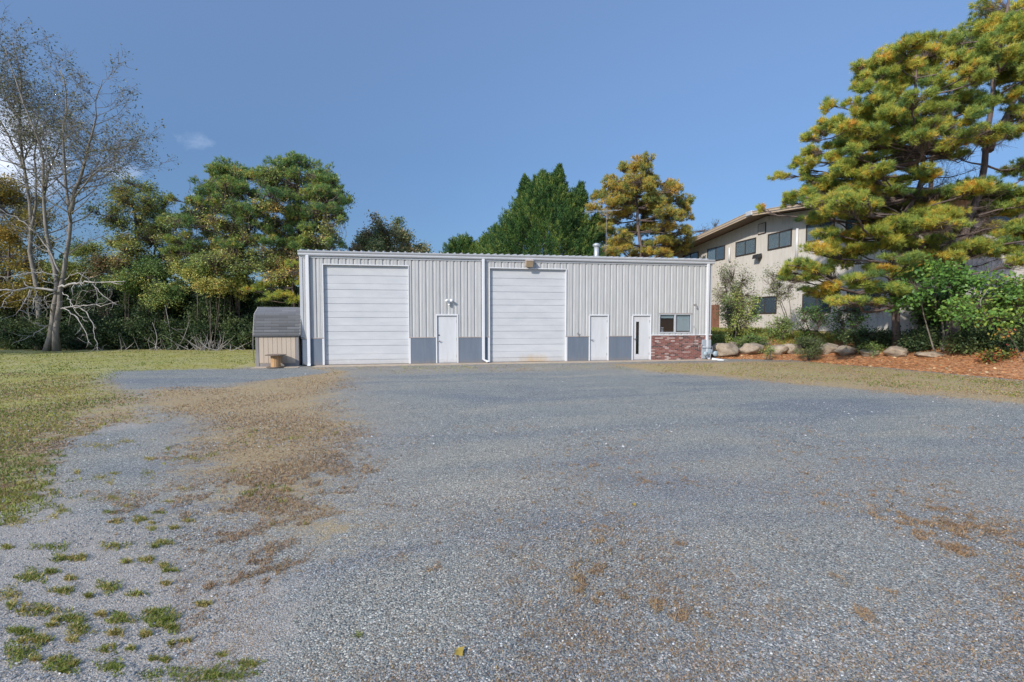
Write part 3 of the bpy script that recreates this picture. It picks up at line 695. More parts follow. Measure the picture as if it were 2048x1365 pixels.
od = overhead(g1a, g1b, g1t, garage_mat('overhead_door_white', None), 733, False, l1)
od['label'] = 'wider overhead door, clean white panels'
od = overhead(g2a, g2b, g2t, garage_mat('overhead_door_white_rusty', (g2a+g2b)/2+.35), 1056, True, l2)
od['label'] = 'overhead door with a rust stain near its foot'
mk = MB()
for dx, dz in ((0, 0), (0, -.11), (-.1, -.11), (.02, -.13)): mk.lathe((fx(733, 540)+dx, D+.098, g1t-.13+dz), [(.012, -.003), (.012, .003)], 8, 'y')
# walk doors
def walkdoor(a, b_, lite=False, bolt=False):
    o = MB()
    y = D+.035
    if not lite: o.box(a+.03, b_-.03, y, y+.045, .045, dt-.035, .003)
    else:
        la, lb, lz0, lz1 = fx(1272), fx(1278.8), fz(1275, 709), fz(1275, 643.5)
        o.box(a+.03, la, y, y+.045, .045, dt-.035); o.box(lb, b_-.03, y, y+.045, .045, dt-.035)
        o.box(la, lb, y, y+.045, .045, lz0); o.box(la, lb, y, y+.045, lz1, dt-.035)
    o = o.build('door', M['white'], hall)
    f = MB(); f.box(a-.04, a+.02, D-.03, D+.1, .03, dt+.03, .004); f.box(b_-.02, b_+.04, D-.03, D+.1, .03, dt+.03, .004); f.box(a-.04, b_+.04, D-.032, D+.1, dt-.025, dt+.032, .004)
    f.build('door_frame', M['trim'], o)
    for z in (.32, 1.08, 1.86):
        h = MB(); h.tube([(b_-.025, y-.008, z-.055), (b_-.025, y-.008, z+.055)], .011, 6); h.box(b_-.05, b_-.03, y-.006, y-.001, z-.05, z+.05); h.build('hinge', M['steel'], o)
    h = MB(); zc = fz(880, 680) if a < 0 else fz(1183, 677)
    zc = 1.0 if not lite else 1.03
    h.lathe((a+.10, y-.0, zc), [(.033, 0), (.033, -.014), (.012, -.02), (.012, -.05), (.026, -.055), (.030, -.07), (.024, -.085)], 12, 'y')
    h.box(a+.1, a+.20, y-.07, y-.055, zc-.01, zc+.01, .003)
    h.build('door_handle', M['steel'], o, True)
    if bolt:
        h = MB(); h.lathe((a+.10, y, zc+.26), [(.03, 0), (.03, -.02), (.02, -.025)], 12, 'y'); h.build('deadbolt', M['dark'], o)
    if lite:
        g = MB(); g.box(la, lb, y+.02, y+.026, lz0, lz1); g.build('glass_strip', GL, o)
        g = MB(); g.box(la-.012, lb+.012, y-.006, y+.001, lz0-.012, lz0+.006); g.box(la-.012, lb+.012, y-.006, y+.001, lz1-.006, lz1+.012)
        g.box(la-.012, la+.005, y-.006, y+.001, lz0, lz1); g.box(lb-.005, lb+.012, y-.006, y+.001, lz0, lz1); g.build('glass_bead', M['trim'], o)
    t = MB(); t.box(a+.02, b_-.02, D-.02, D+.1, .0225, .042, .003); t.build('threshold', M['steel'], o)
    return o
def glass_mat(name, tintc, clear=.75, rough=.02):
    m, nt, b = nmat(name); b.inputs['Base Color'].default_value = (*tintc, 1); b.inputs['Roughness'].default_value = rough; b.inputs['Specular IOR Level'].default_value = .8
    t = N(nt, 'ShaderNodeBsdfTransparent'); t.inputs[0].default_value = (.86, .91, .93, 1); mx = N(nt, 'ShaderNodeMixShader')
    lw = N(nt, 'ShaderNodeLayerWeight', Blend=.5); fr = mth(nt, 'MULTIPLY_ADD', mth(nt, 'POWER', lw.outputs['Facing'], 3.5), .9, .05)
    g = N(nt, 'ShaderNodeBsdfGlossy'); g.inputs['Roughness'].default_value = rough; g.inputs[0].default_value = (.9, .93, .95, 1)
    L(nt, fr, mx.inputs[0]); L(nt, t.outputs[0], mx.inputs[1]); L(nt, g.outputs[0], mx.inputs[2])
    mx2 = N(nt, 'ShaderNodeMixShader'); mx2.inputs[0].default_value = 1-clear
    L(nt, mx.outputs[0], mx2.inputs[1]); L(nt, b.outputs[0], mx2.inputs[2]); L(nt, mx2.outputs[0], nt.nodes['Material Output'].inputs[0])
    return m
GL = glass_mat('window_glass', (.03, .035, .035), .88)
GLD = glass_mat('sky_tinted_glass', (.10, .15, .20), .72, .04)  # blue-grey base colour paints reflected sky into the pane
for a, b_, q, lab in ((d1a, d1b, False, 'white door with a deadbolt, between the overhead doors'), (d2a, d2b, False, 'plain white door right of the rusty overhead door'), (d3a, d3b, True, 'white door with a tall narrow glass strip')):
    walkdoor(a, b_, q, 'deadbolt' in lab)['label'] = lab
# sliding window
wf = MB(); t = .05; y0, y1 = D-.02, D+.07; xm = fx(1350, 650)
for a, b_, z0, z1 in ((wa, wb, wt-t, wt), (wa, wb, wbz, wbz+t), (wa, wa+t, wbz+t, wt-t), (wb-t, wb, wbz+t, wt-t), (xm-.04, xm+.04, wbz+t, wt-t)): wf.box(a, b_, y0, y1, z0, z1, .004)
W1 = wf.build('window', M['gutter'], hall)
g = MB(); g.box(wa+t, xm-.04, D+.035, D+.04, wbz+t, wt-t); g.build('pane', GL, W1)
g = MB(); g.box(xm+.04, wb-t, D+.02, D+.025, wbz+t, wt-t); g.build('pane', GL, W1)
g = MB()
k = 0; zz = wbz+t+.05
while zz < wt-t-.02: g.box(xm+.05, wb-t-.01, D+.075, D+.08, zz, zz+.022); zz += .025
g.build('blind', M['blind'], W1)
g = MB(); zz = wt-t-.16
while zz < wt-t-.01: g.box(wa+t+.01, xm-.05, D+.075, D+.08, zz, zz+.02); zz += .022
g.build('blind', M['blind'], W1)
g = MB(); g.box(wa-.03, wb+.03, D-.035, D-.021, wt, wt+.035, .003); g.build('window_head_trim', M['ledge'], W1)
g = MB(); g.box(wa, wb, D+.08, D+.30, wbz+.02, wbz+t-.005); g.build('inner_sill', M['trim'], W1)
xp = fx(1325, 660); pot = MB(); pot.lathe((xp+.04, D+.16, wbz+t-.004), [(.075, 0), (.095, .20), (.10, .20), (.10, .225), (.088, .225)], 18)
pot.box(xp-.02, xp+.10, D+.06+.01, D+.075, wbz+t+.02, wbz+t+.05)
tag(pot.build('plastic_tub', M['plastic'], None, True), 'small white plastic tub on the sill inside the hall window', 'tub')
# apron
ap = MB(); xa, xb = fx(632, 730), fx(1440, 718)
ap.box(xa, xb, D-.62, D+.06, -.08, .022, .006); tag(ap.build('pavement', M['concrete']), kind='structure')
# flood light
xl, zl = fx(898, 604), fz(898, 604)
fl = empty('flood_light', (xl, D, zl), 'white twin head security light on the ribbed wall above the left walk door', 'security light')
b_ = MB(); b_.lathe((xl, D, zl-.03), [(.06, 0), (.06, -.03), (.03, -.05), (.025, -.09)], 14, 'y'); b_.build('base', M['plastic'], fl, True)
for dx in (-.085, .085):
    h = MB(); c = np.array([xl+dx, D-.12, zl+.06]); dr = unit(np.array([dx*4, -.8, -.35]))
    h.tube([(xl, D-.07, zl-.03), c], .016, 8); h.tube([c-dr*.07, c, c+dr*.10], [.035, .055, .062], 14); h.build('lamp_head', M['plastic'], fl, True)
h = MB(); h.lathe((xl, D-.10, zl-.14), [(.02, -.03), (.045, -.02), (.05, .03), (.03, .05)], 12); h.build('sensor', M['plastic'], fl, True)
# wall pack over second door
xl, z0, z1 = fx(1057, 528), fz(1057, 535.5), fz(1057, 519.5)
wp_ = empty('wall_lamp', (xl, D, z0), 'boxy brown wall lamp with a beige lens above the right overhead door', 'wall lamp')
h = MB(); h.prism_x(xl-.16, xl+.16, [(D-.17, z1), (D-.33, z1-.07), (D-.33, z1-.10), (D-.17, z1-.10)]); h.box(xl-.16, xl+.16, D-.17, D-.001, z0+.06, z1); h.build('housing', M['ledge'], wp_)
h = MB(); h.prism_x(xl-.15, xl+.15, [(D-.17, z1-.102), (D-.315, z1-.102), (D-.22, z0), (D-.17, z0)]); h.build('lens', M['lampbeige'], wp_)
# small fixtures
xl, zl = fx(1155, 667.5), fz(1155, 667.5)
o = MB(); o.lathe((xl, D, zl), [(.035, 0), (.035, -.02), (.018, -.03), (.018, -.09)], 10, 'y'); o.tube([(xl, D-.08, zl), (xl-.03, D-.13, zl-.02), (xl-.03, D-.13, zl-.07)], .014, 7); o.lathe((xl, D-.09, zl+.05), [(.03, -.006), (.03, .006)], 10); 
tag(o.build('faucet', M['shedtrim']), 'small brass and grey tap on the ribbed wall left of the plain door', 'tap')
xl, zl = fx(1388.7, 610), fz(1388.7, 610)
o = MB(); o.lathe((xl, D, zl), [(.04, 0), (.04, -.03), (.02, -.05)], 10, 'y'); o.tube([(xl, D-.03, zl), (xl+.02, D-.12, zl+.03), (xl-.06, D-.2, zl+.01)], .02, 7); o.lathe((xl-.06, D-.20, zl-.03), [(.03, -.03), (.045, .03), (.02, .05)], 10)
tag(o.build('wall_sensor', M['shedtrim']), 'small dark fixture on the wall high up right of the window', 'fixture')
zl2 = fz(1387, 653)
o = MB(); o.lathe((xl, D, zl2), [(.035, 0), (.035, -.03), (.02, -.04)], 10, 'y'); o.tube([(xl+.02, D-.045, zl2), (xl+.03, D-.075, zl2-.1), (xl+.03, D-.085, .72), (xl+.22, D-.085, .70), (xl+.22, D-.085, .55)], .010, 6)
tag(o.build('cable_box', M['galv']), 'thin conduit running down the brick from a small round box', 'conduit')
# electric cabinet and gas meter
ex0, ex1 = fx(1401.5, 700), fx(1419.5, 700)
eb = empty('utility_box', (ex0, D, 0), 'tall pale grey utility box behind the right downspout, on the brick', 'utility box')
h = MB(); h.box(ex0, ex1, D-.115, D-.057, .05, .97, .008); h.build('cabinet', M['boxgrey'], eb)
h = MB(); h.box(ex0+.02, ex1-.02, D-.120, D-.1155, .35, .93, .001); h.build('cover_plate', M['boxgrey'], eb)
gxm = fx(1412, 705)
gm = empty('gas_meter', (gxm, D-.3, 0), 'grey gas meter with round regulators and pipes at the brick corner', 'gas meter')
h = MB(); h.tube([(gxm-.35, D-.2, .62), (gxm+.22, D-.2, .62), (gxm+.22, D-.2, .35)], .016, 8); h.tube([(gxm-.35, D-.2, .62), (gxm-.35, D-.2, .78)], .016, 8); h.tube([(gxm-.25, D-.32, .30), (gxm+.3, D-.32, .30)], .022, 8); h.tube([(gxm+.03, D-.32, -.02), (gxm+.03, D-.32, .5)], .022, 8)
h.build('pipe', M['galv'], gm, True)
for dx, r in ((-.22, .105), (.30, .12)):
    h = MB(); h.lathe((gxm+dx, D-.33, .30), [(r*.5, .06), (r, .04), (r, .015), (r*1.1, .01), (r*1.1, -.01), (r, -.015), (r*.9, -.05), (r*.3, -.07)], 18, 'y'); h.build('regulator', M['meter'], gm, True)
h = MB(); h.box(gxm-.07, gxm+.13, D-.36, D-.22, .32, .50, .02); h.lathe((gxm+.03, D-.365, .43), [(.05, 0), (.05, -.012)], 14, 'y'); h.build('meter_body', M['meter'], gm)
# splash block at the right corner
o = MB(); o.add([(gxm+.0, D-.50, .0), (gxm+.45, D-.75, .0), (gxm+.62, D-.60, .0), (gxm+.15, D-.35, .0), (gxm+.0, D-.50, .10), (gxm+.45, D-.75, .035), (gxm+.62, D-.60, .035), (gxm+.15, D-.35, .11)], [(0,3,2,1), (4,5,6,7), (0,1,5,4), (1,2,6,5), (2,3,7,6), (3,0,4,7)])
tag(o.build('splash_block', M['plastic']), 'white splash block under the right downspout beside the gas meter', 'splash block')
# roof vent pipe and aerial
vp = at_d(1193, 487, 26.5); o = empty('vent_pipe', (vp[0], vp[1], ZE+.3), 'galvanised vent pipe with a round cap rising behind the roof edge', 'vent pipe')
h = MB(); h.tube([(vp[0], vp[1], ZE+.1), (vp[0], vp[1], vp[2]-.12)], .135, 18); h.build('flue', M['galv'], o, True)
h = MB(); h.lathe((vp[0], vp[1], vp[2]-.2), [(.14, 0), (.20, .03), (.21, .10), (.20, .14), (.09, .20)], 20); h.build('cap', M['galv'], o, True)
am = at_d(1212, 424, 27.0); o = empty('tv_aerial', (am[0], am[1], ZE+.3), 'thin television aerial on a mast behind the roof', 'aerial')
h = MB(); h.tube([(am[0], am[1], ZE+.1), (am[0]+.05, am[1], am[2]+.02)], .012, 6); h.build('mast', M['shedtrim'], o)
h = MB(); a0 = at_d(1173, 424, 26.8); a1 = at_d(1237, 421, 27.2); h.tube([a0, a1], .011, 6)
for k in range(7):
    q = a0+(a1-a0)*k/6; ll = .45-.04*k; h.tube([q+np.array([.1, -ll, 0]), q+np.array([-.1, ll, 0])], .007, 4)
h.tube([a0, a0+np.array([.35, -.15, -.16])], .009, 4)
h.build('boom', M['galv'], o)
# ------------------------------------------------------------------ shed with gambrel roof
sx0 = float(at_y(511, 690, D-.12)[0]); sx1 = X0-.09; sy = D-.12
sz = lambda py, dy=0: float(at_y(555, py, sy+dy)[2])
zt = sz(671); zb = sz(629, .14); zr = sz(614.5, .62)
sh = empty('garden_shed', (sx0, sy, 0), 'small tan board shed with dark shingled gambrel roof beside the hall', 'shed')
h = MB(); SD = 1.24; k = sx0+.08; bx = []
h.box(sx0+.02, sx1-.02, sy+.02, sy+SD, .13, zt-.02)
h.prism_x(sx0+.03, sx1-.03, [(sy+.02, zt-.02), (sy+.16, zb-.05), (sy+.62, zr-.06), (sy+1.08, zb-.05), (sy+SD, zt-.02)])
nb = 8; w_ = (sx1-sx0-.26)/nb
for i in range(nb): h.box(sx0+.13+i*w_+.006, sx0+.13+(i+1)*w_-.006, sy, sy+.019, .16, zt-.05)
h.build('wall', M['shedwall'], sh)
h = MB(); h.box(sx0, sx0+.12, sy-.012, sy+.03, .02, zt); h.box(sx1-.12, sx1, sy-.012, sy+.03, .02, zt); h.box(sx0+.12, sx1-.12, sy-.010, sy+.03, zt-.07, zt); h.box(sx0+.01, sx1-.01, sy+.005, sy+SD, .02, .13)
h.build('trim', M['shedtrim'], sh)
h = MB()
o_ = .0; A = (sy-.07, zt-.01); B_ = (sy+.12, zb); C_ = (sy+.62, zr); D_ = (sy+1.12, zb); E_ = (sy+SD+.07, zt-.01)
h.prism_x(sx0-.06, sx1+.06, [A, B_, C_, D_, E_, (E_[0], E_[1]-.03), (D_[0]-.03, D_[1]-.04), (C_[0], C_[1]-.045), (B_[0]+.03, B_[1]-.04), (A[0], A[1]-.03)])
n_c = 7
for i in range(n_c):           # shingle course butts on the lower slope
    t = i/n_c; yy = A[0]+(B_[0]-A[0])*t; z_ = A[1]+(B_[1]-A[1])*t
    h.box(sx0-.06, sx1+.06, yy-.008, yy+.02, z_, z_+.05)
h.build('roof', M['shingle'], sh)
for xx in (sx0-.075, sx1+.062):
    h = MB(); h.prism_x(xx, xx+.012, [A, B_, C_, D_, E_, (E_[0]-.09, E_[1]), (D_[0]-.09, D_[1]-.06), (C_[0], C_[1]-.11), (B_[0]+.09, B_[1]-.06), (A[0]+.09, A[1])]); h.build('barge_board', M['cream'], sh)
h = MB(); h.tube([(sx0-.10, sy+.1, .15), (sx0-.13, sy+.1, .9), (sx0-.10, sy+.1, 1.6), (sx0-.03, sy+.25, 2.1)], .016, 6); h.build('hose', M['shedtrim'], sh, True)
ap = MB(); ap.box(sx0-.02, sx1+.10, sy-.55, sy+.1, -.05, .018, .006); tag(ap.build('concrete_slab', M['concrete']), kind='structure')
# cable spool
c0 = gnd(565, 731.5); c0 = np.array([c0[0], sy-.42, 0.018]); stp = float(at_y(565, 709.5, sy-.42)[2])
sp = empty('cable_spool', c0, 'wooden cable spool table with weathered tilted top in front of the shed', 'spool table')
h = MB(); rr = .185
for i in range(16):
    a0_, a1_ = 2*PI*(i+.04)/16, 2*PI*(i+.96)/16
    q = lambda a, r, z: (c0[0]+r*math.cos(a), c0[1]+r*math.sin(a), c0[2]+z)
    h.add([q(a0_, rr, .025), q(a1_, rr, .025), q(a1_, rr-.02, .025), q(a0_, rr-.02, .025), q(a0_, rr, stp-.05), q(a1_, rr, stp-.05), q(a1_, rr-.02, stp-.05), q(a0_, rr-.02, stp-.05)], [(0,3,2,1), (4,5,6,7), (0,1,5,4), (1,2,6,5), (2,3,7,6), (3,0,4,7)])
h.build('drum', M['spool'], sp)
h = MB(); h.lathe((c0[0], c0[1], c0[2]), [(.34, 0), (.35, .004), (.35, .024), (.34, .026)], 28); h.build('base', M['spooltop'], sp)
h = MB(); h.lathe((c0[0], c0[1], c0[2]+stp-.045), [(.385, 0), (.39, .004), (.39, .024), (.38, .028)], 28); o = h.build('top', M['spooltop'], sp)
# ------------------------------------------------------------------ two storey building on the right
BX = 23.0
bz = lambda px, py: float(at_x(px, py, BX)[2]); by = lambda px, py=520: float(at_x(px, py, BX)[1])
YN, YF, YR = 20.3, 41.6, 29.7; ZR = 9.0; ZN = 8.0; ZF = 7.95; DX = 22.0
ofc = empty('office_building', (BX, YN, .8), 'two storey cream sided building with brown soffit, behind the big pine', 'building')
wl = MB()
def ztop(y): return ZR-(y-YR)*(ZR-ZF)/(YF-YR) if y > YR else ZR-(YR-y)*(ZR-ZN)/(YR-YN)
def zbot(y): return .70 + (1.25-.70)*np.clip((36-y)/8, 0, 1)
y = YN; G = .028; pit = .305
ys = []
while y < YF:
    y2 = min(y+pit, YF); ys.append((y, y2-G, 0)); ys.append((y2-G, y2, .016)); y = y2
for a, b2, dpt in ys:
    for (u0, u1) in ((a, b2),):
        xx = BX+dpt
        wl.add([(xx, u0, zbot(u0)), (xx, u1, zbot(u1)), (xx, u1, ztop(u1)), (xx, u0, ztop(u0))], [(0, 1, 2, 3)])
        if dpt: 
            for yy in (u0, u1): wl.add([(BX, yy, zbot(yy)), (xx, yy, zbot(yy)), (xx, yy, ztop(yy)), (BX, yy, ztop(yy))], [(0, 1, 2, 3)])
x = BX
while x < BX+DX:               # front wall facing the yard
    wl.box(x, x+pit-G, YN-.016, YN+.02, 1.1, ZN); x += pit
wl.box(BX+.02, BX+DX, YN, YN+.15, 1.1, ZN); wl.box(BX+.02, BX+DX, YF-.15, YF, .7, ZF); wl.box(BX+DX-.1, BX+DX, YN+.15, YF-.15, .7, ZF)
wl.build('wall', M['cream'], ofc)
fd_ = MB(); fd_.box(BX+.05, BX+DX-.05, YN+.05, YF-.05, -.2, 1.27); fd_.build('foundation', M['tanfas'], ofc)
rf = MB(); OV = 1.25
for (ya, za, yb, zb_) in ((YN-OV, ZN-.06, YR, ZR+.05), (YR, ZR+.05, YF+OV, ZF-.06)):
    rf.add([(BX-OV, ya, za), (BX+DX+OV, ya, za), (BX+DX+OV, yb, zb_), (BX-OV, yb, zb_), (BX-OV, ya, za+.03), (BX+DX+OV, ya, za+.03), (BX+DX+OV, yb, zb_+.03), (BX-OV, yb, zb_+.03)],
           [(0,3,2,1), (4,5,6,7), (0,1,5,4), (2,3,7,6), (1,2,6,5), (3,0,4,7)])
rf.build('roof', M['soffit'], ofc)
fs_ = MB()
for dz0, dz1, off in ((-.10, .02, 0), (.025, .16, .05), (.165, .20, .08)):
    for (ya, za, yb, zb_) in ((YN-OV, ZN-.06, YR, ZR+.05), (YR, ZR+.05, YF+OV, ZF-.06)):
        xx = BX-OV-.03-off
        fs_.add([(xx, ya, za+dz0), (xx+.04, ya, za+dz0), (xx+.04, yb, zb_+dz0), (xx, yb, zb_+dz0), (xx, ya, za+dz1), (xx+.04, ya, za+dz1), (xx+.04, yb, zb_+dz1), (xx, yb, zb_+dz1)],
                [(0,3,2,1), (4,5,6,7), (0,1,5,4), (2,3,7,6), (1,2,6,5), (3,0,4,7)])
fs_.box(BX-OV, BX+DX+OV, YN-OV-.04, YN-OV, ZN-.2, ZN+.08)
fs_.build('fascia', M['tanfas'], ofc)
cp = MB(); cp.box(BX-OV-.16, BX-OV+.1, YR-.28, YR+.32, ZR-.03, ZR+.27, .02); cp.build('ridge_cap', M['gutter'], ofc)
def win(y0, y1, z0, z1, blind=0):
    fr = MB(); t = .07; xa, xb = BX-.055, BX-.002
    ym_ = (y0+y1)/2
    for a, b2, c, d in ((y0, y1, z1-t, z1), (y0, y1, z0, z0+t), (y0, y0+t, z0+t, z1-t), (y1-t, y1, z0+t, z1-t), (ym_-t/2, ym_+t/2, z0+t, z1-t)): fr.box(xa, xb, a, b2, c, d)
    o = fr.build('window', M['wframe'], ofc)
    g = MB(); g.box(xa+.030, xa+.034, y0+t, ym_-t/2, z0+t, z1-t); g.build('pane', GLD, o)
    g = MB(); g.box(xa+.030, xa+.034, ym_+t/2, y1-t, z0+t, z1-t); g.build('pane', GLD, o)
    g = MB(); zz = z0+t+.02
    while zz < z1-t-.03: g.box(xa+.042, xa+.044, (ym_ if blind != 2 else y0)+t, y1-t, zz, zz+.035); zz += .05
    if blind: g.build('blind', M['blind'], o)
    g = MB(); g.box(xa+.047, xa+.051, y0+t, y1-t, z0+t, z1-t); g.build('dark_room_sheet', M['interior'], o)  # dark sheet standing in for the unlit room behind the pane
    return o
uz0, uz1 = 6.62, 7.72
for (pa, pb), bl_ in (((1397, 1366), 0), ((1450, 1415), 1), ((1511.6, 1471.5), 2), ((1583, 1535.6), 2), ((1668, 1611.5), 1), ((1748, 1690), 0)): win(by(pa), by(pb), uz0, uz1, bl_)
for (pa, pb) in ((1488, 1463), (1556, 1512), (1665, 1608), (1764, 1697)): win(by(pa), by(pb), 2.32, 3.5, 0)
lv = MB(); ly0, ly1 = by(1531), by(1515.5); lz0, lz1 = 7.85, 8.60
lv.box(BX-.05, BX-.005, ly0, ly1, lz0, lz1); o = lv.build('vent_louver', M['wframe'], ofc)
lv = MB(); zz = lz0+.06
while zz < lz1-.06: lv.box(BX-.062, BX-.051, ly0+.06, ly1-.06, zz, zz+.045); zz += .065
lv.build('slats', M['cream'], o)
for px, p0, p1 in ((1461, 523, 496), (1596, 518, 458)):
    pp = MB(); yy = by(px, 500); pp.tube([(BX-.09, yy, bz(px, p0)), (BX-.09, yy, bz(px, p1))], .075, 12); pp.build('vent_stack', M['trim'], ofc, True)
pp = MB(); yy = by(1603, 450); pp.tube([(BX-.05, yy, 8.6), (BX-.05, yy, 8.1)], .03, 8); pp.build('conduit', M['galv'], ofc)
dd_ = MB(); y0 = by(1438.5, 650); dd_.box(BX-.03, BX-.004, y0, y0+1.3, .75, 3.1); o = dd_.build('door', M['brown'], ofc)
dd_ = MB(); dd_.box(BX-.045, BX-.031, y0+.1, y0+.16, 1.8, 1.86); dd_.build('door_handle', M['steel'], o)
yl_, zl_ = by(1521, 512), bz(1521, 513); lo = empty('wall_light', (BX, yl_, zl_), 'dark box floodlight on the cream wall between upper windows', 'wall light')
h = MB(); h.box(BX-.12, BX-.002, yl_-.12, yl_+.12, zl_-.08, zl_+.08, .01); h.build('bracket', M['wframe'], lo)
h = MB(); h.add([(BX-.45, yl_-.28, zl_-.18), (BX-.12, yl_-.28, zl_-.06), (BX-.12, yl_-.28, zl_+.18), (BX-.40, yl_-.28, zl_+.10), (BX-.45, yl_+.28, zl_-.18), (BX-.12, yl_+.28, zl_-.06), (BX-.12, yl_+.28, zl_+.18), (BX-.40, yl_+.28, zl_+.10)], [(0,1,2,3), (7,6,5,4), (0,4,5,1), (1,5,6,2), (2,6,7,3), (3,7,4,0)]); h.build('housing', M['dark'], lo)
# front wall windows toward the yard
def winf(x0, x1, z0, z1):
    fr = MB(); t = .07
    for a, b2, c, d in ((x0, x1, z1-t, z1), (x0, x1, z0, z0+t), (x0, x0+t, z0+t, z1-t), (x1-t, x1, z0+t, z1-t)): fr.box(a, b2, YN-.07, YN-.018, c, d)
    o = fr.build('window', M['wframe'], ofc); g = MB(); g.box(x0+t, x1-t, YN-.04, YN-.036, z0+t, z1-t); g.build('pane', GLD, o)
    g = MB(); g.box(x0+t, x1-t, YN-.026, YN-.022, z0+t, z1-t); g.build('dark_room_sheet', M['interior'], o)  # dark sheet in place of the shaded room behind
for k in range(4):
    winf(BX+1.3+k*4.0, BX+3.3+k*4.0, 6.5, 7.6); winf(BX+1.3+k*4.0, BX+3.3+k*4.0, 2.3, 3.5)
# ------------------------------------------------------------------ boulders
def rock_mat():
    m, nt, b = nmat('boulder_stone'); p = gpos(nt)
    n1 = noise(nt, p, 3.5, 8, .65); n2 = noise(nt, p, 18, 5, .7)
    c = ramp(nt, n1, [(.3, (.17, .14, .11)), (.5, (.31, .25, .185)), (.7, (.42, .355, .28))])
    c = mixc(nt, mth(nt, 'MULTIPLY', mth(nt, 'SUBTRACT', n2, .55, clamp=True), 3.5, clamp=True), c, (.17, .15, .14))
    L(nt, c, b.inputs['Base Color']); b.inputs['Roughness'].default_value = .9; bump(nt, b, n1, .8, .08); return m
RM = rock_mat()
def boulder(px0, px1, py0, py1, d, label, seed):
    rg = np.random.default_rng(seed)
    _, d = hit((px0+px1)/2, py1-3); d += .15; a, b2 = at_d(px0, py1, d), at_d(px1, py1, d); top = at_d((px0+px1)/2, py0, d)[2]
    c = (a+b2)/2; zg = float(terrain(c[0], c[1])); c[2] = zg-.12; rx = np.linalg.norm(b2-a)/2*1.1; hz = max(.3, (top-zg)*1.12+.12)
    import bmesh
    bm = bmesh.new(); bmesh.ops.create_icosphere(bm, subdivisions=4, radius=1)
    Vv = np.array([v.co[:] for v in bm.verts]); n = unit(Vv)
    # chipped facets: clip the sphere by random planes, then roughen
    r = np.ones(len(n))
    for k in range(20):
        pn = unit(rg.normal(size=3)); dd = rg.uniform(.60, .86); q = n@pn; r = np.where(q > 1e-3, np.minimum(r, dd/np.maximum(q, 1e-3)), r)
    ph = rg.uniform(0, 6, 9)
    r = r*(1+.05*np.sin(n[:, 0]*4+ph[0])*np.sin(n[:, 1]*5+ph[1])+.035*np.sin(n[:, 2]*7+ph[2]+n[:, 0]*3)+.015*np.sin(n[:, 0]*17+ph[3])*np.sin(n[:, 2]*15+ph[4]))
    Q = n*r[:, None]; lo = Q.min(0); hi = Q.max(0); Q = (Q-(lo+hi)/2)/((hi-lo)/2)
    Wp = c + Q[:, :1]*rx*rt + Q[:, 1:2]*rx*.75*fh + (Q[:, 2:]*.5+.5)*hz*np.array([0, 0, 1])
    for v, q in zip(bm.verts, Wp): v.co = q - c
    me = bpy.data.meshes.new('boulder'); bm.to_mesh(me); bm.free(); me.shade_smooth()
    o = link('boulder', me, RM, None); o.location = c; return tag(o, label, 'boulder', 'boulders edging the planted bank')
for a in [(1422, 1474, 689, 717, 23.6, 'large flat topped boulder next to the gas meter', 1), (1478, 1525, 688, 713, 23.3, 'pale rounded boulder, second from the hall corner', 2),
          (1450, 1476, 684, 700, 25.2, 'small stone peeping over the boulder nearest the hall', 3), (1541, 1575, 692, 714, 23.2, 'boulder partly hidden by weeds, left of the dense low shrub', 4),
          (1569, 1600, 690, 713, 22.8, 'upright grey boulder touching the left side of the low shrub', 5), (1638, 1678, 688, 712, 22.6, 'sloping grey boulder just right of the low shrub', 6),
          (1674, 1716, 693, 714, 22.2, 'boulder half buried in pine straw, two right of the low shrub', 7), (1722, 1755, 700, 718, 21.8, 'dark low boulder with a leafy weed in front', 8),
          (1776, 1818, 695, 720, 21.2, 'pale domed boulder below the pine trunk', 9), (1836, 1880, 704, 719, 20.8, 'low pointed boulder, rightmost in the pine straw', 10)]: boulder(*a)
# ------------------------------------------------------------------ trees on the right
def z_(zx, zy, s=3.034, ox=1548, oy=0): return (ox+zx/s, oy+zy/s)
padsB = Pl([(2025,20,60,30),(1965,55,48,24),(1898,84,38,18),(2040,60,40,22),(1912,128,40,16),(1976,88,45,20),(2026,105,34,20),(1943,152,50,16),(2010,150,42,18),(1910,205,45,15),(1960,212,28,11),(1894,285,48,12),
            (1960,277,50,11),(2030,262,40,12),(1943,382,55,12),(2010,388,48,14),(1910,424,55,14),(1993,415,55,15),(2060,330,50,14),(2080,200,50,20),(2095,100,50,25),(2080,400,50,15),(1960,455,50,12),(2040,470,45,12),
            (1900,172,22,10),(2000,200,24,10),(2060,150,40,15),(1960,120,40,14),(2045,225,35,10)], 21.5, 1.7, 1, 1.2)
padsA = Pl([(1828,92,36,16),(1782,110,30,15),(1752,140,34,14),(1726,165,20,16),(1812,130,45,17),(1860,112,40,16),(1779,183,46,15),(1838,155,34,14),(1875,168,26,12),(1729,213,38,13),(1703,208,14,10),(1779,222,45,15),(1845,228,45,15),
            (1696,245,36,12),(1660,248,24,11),(1746,250,42,13),(1870,250,40,13),(1690,287,32,10),(1729,283,24,10),(1630,305,24,11),(1662,318,24,11),(1762,297,42,13),(1828,303,45,12),(1614,342,17,8),(1581,388,15,9),(1608,385,22,12),
            (1647,370,38,14),(1696,345,45,15),(1713,327,40,12),(1663,405,44,14),(1729,382,45,14),(1779,372,32,10),(1622,438,26,9),(1696,412,42,12),(1795,405,42,12),(1861,395,52,12),(1746,441,46,12),(1828,428,52,13),
            (1690,265,30,9),(1800,270,35,10),(1730,310,35,9),(1850,340,30,8)], 20.6, 1.6, 2, 1.2)
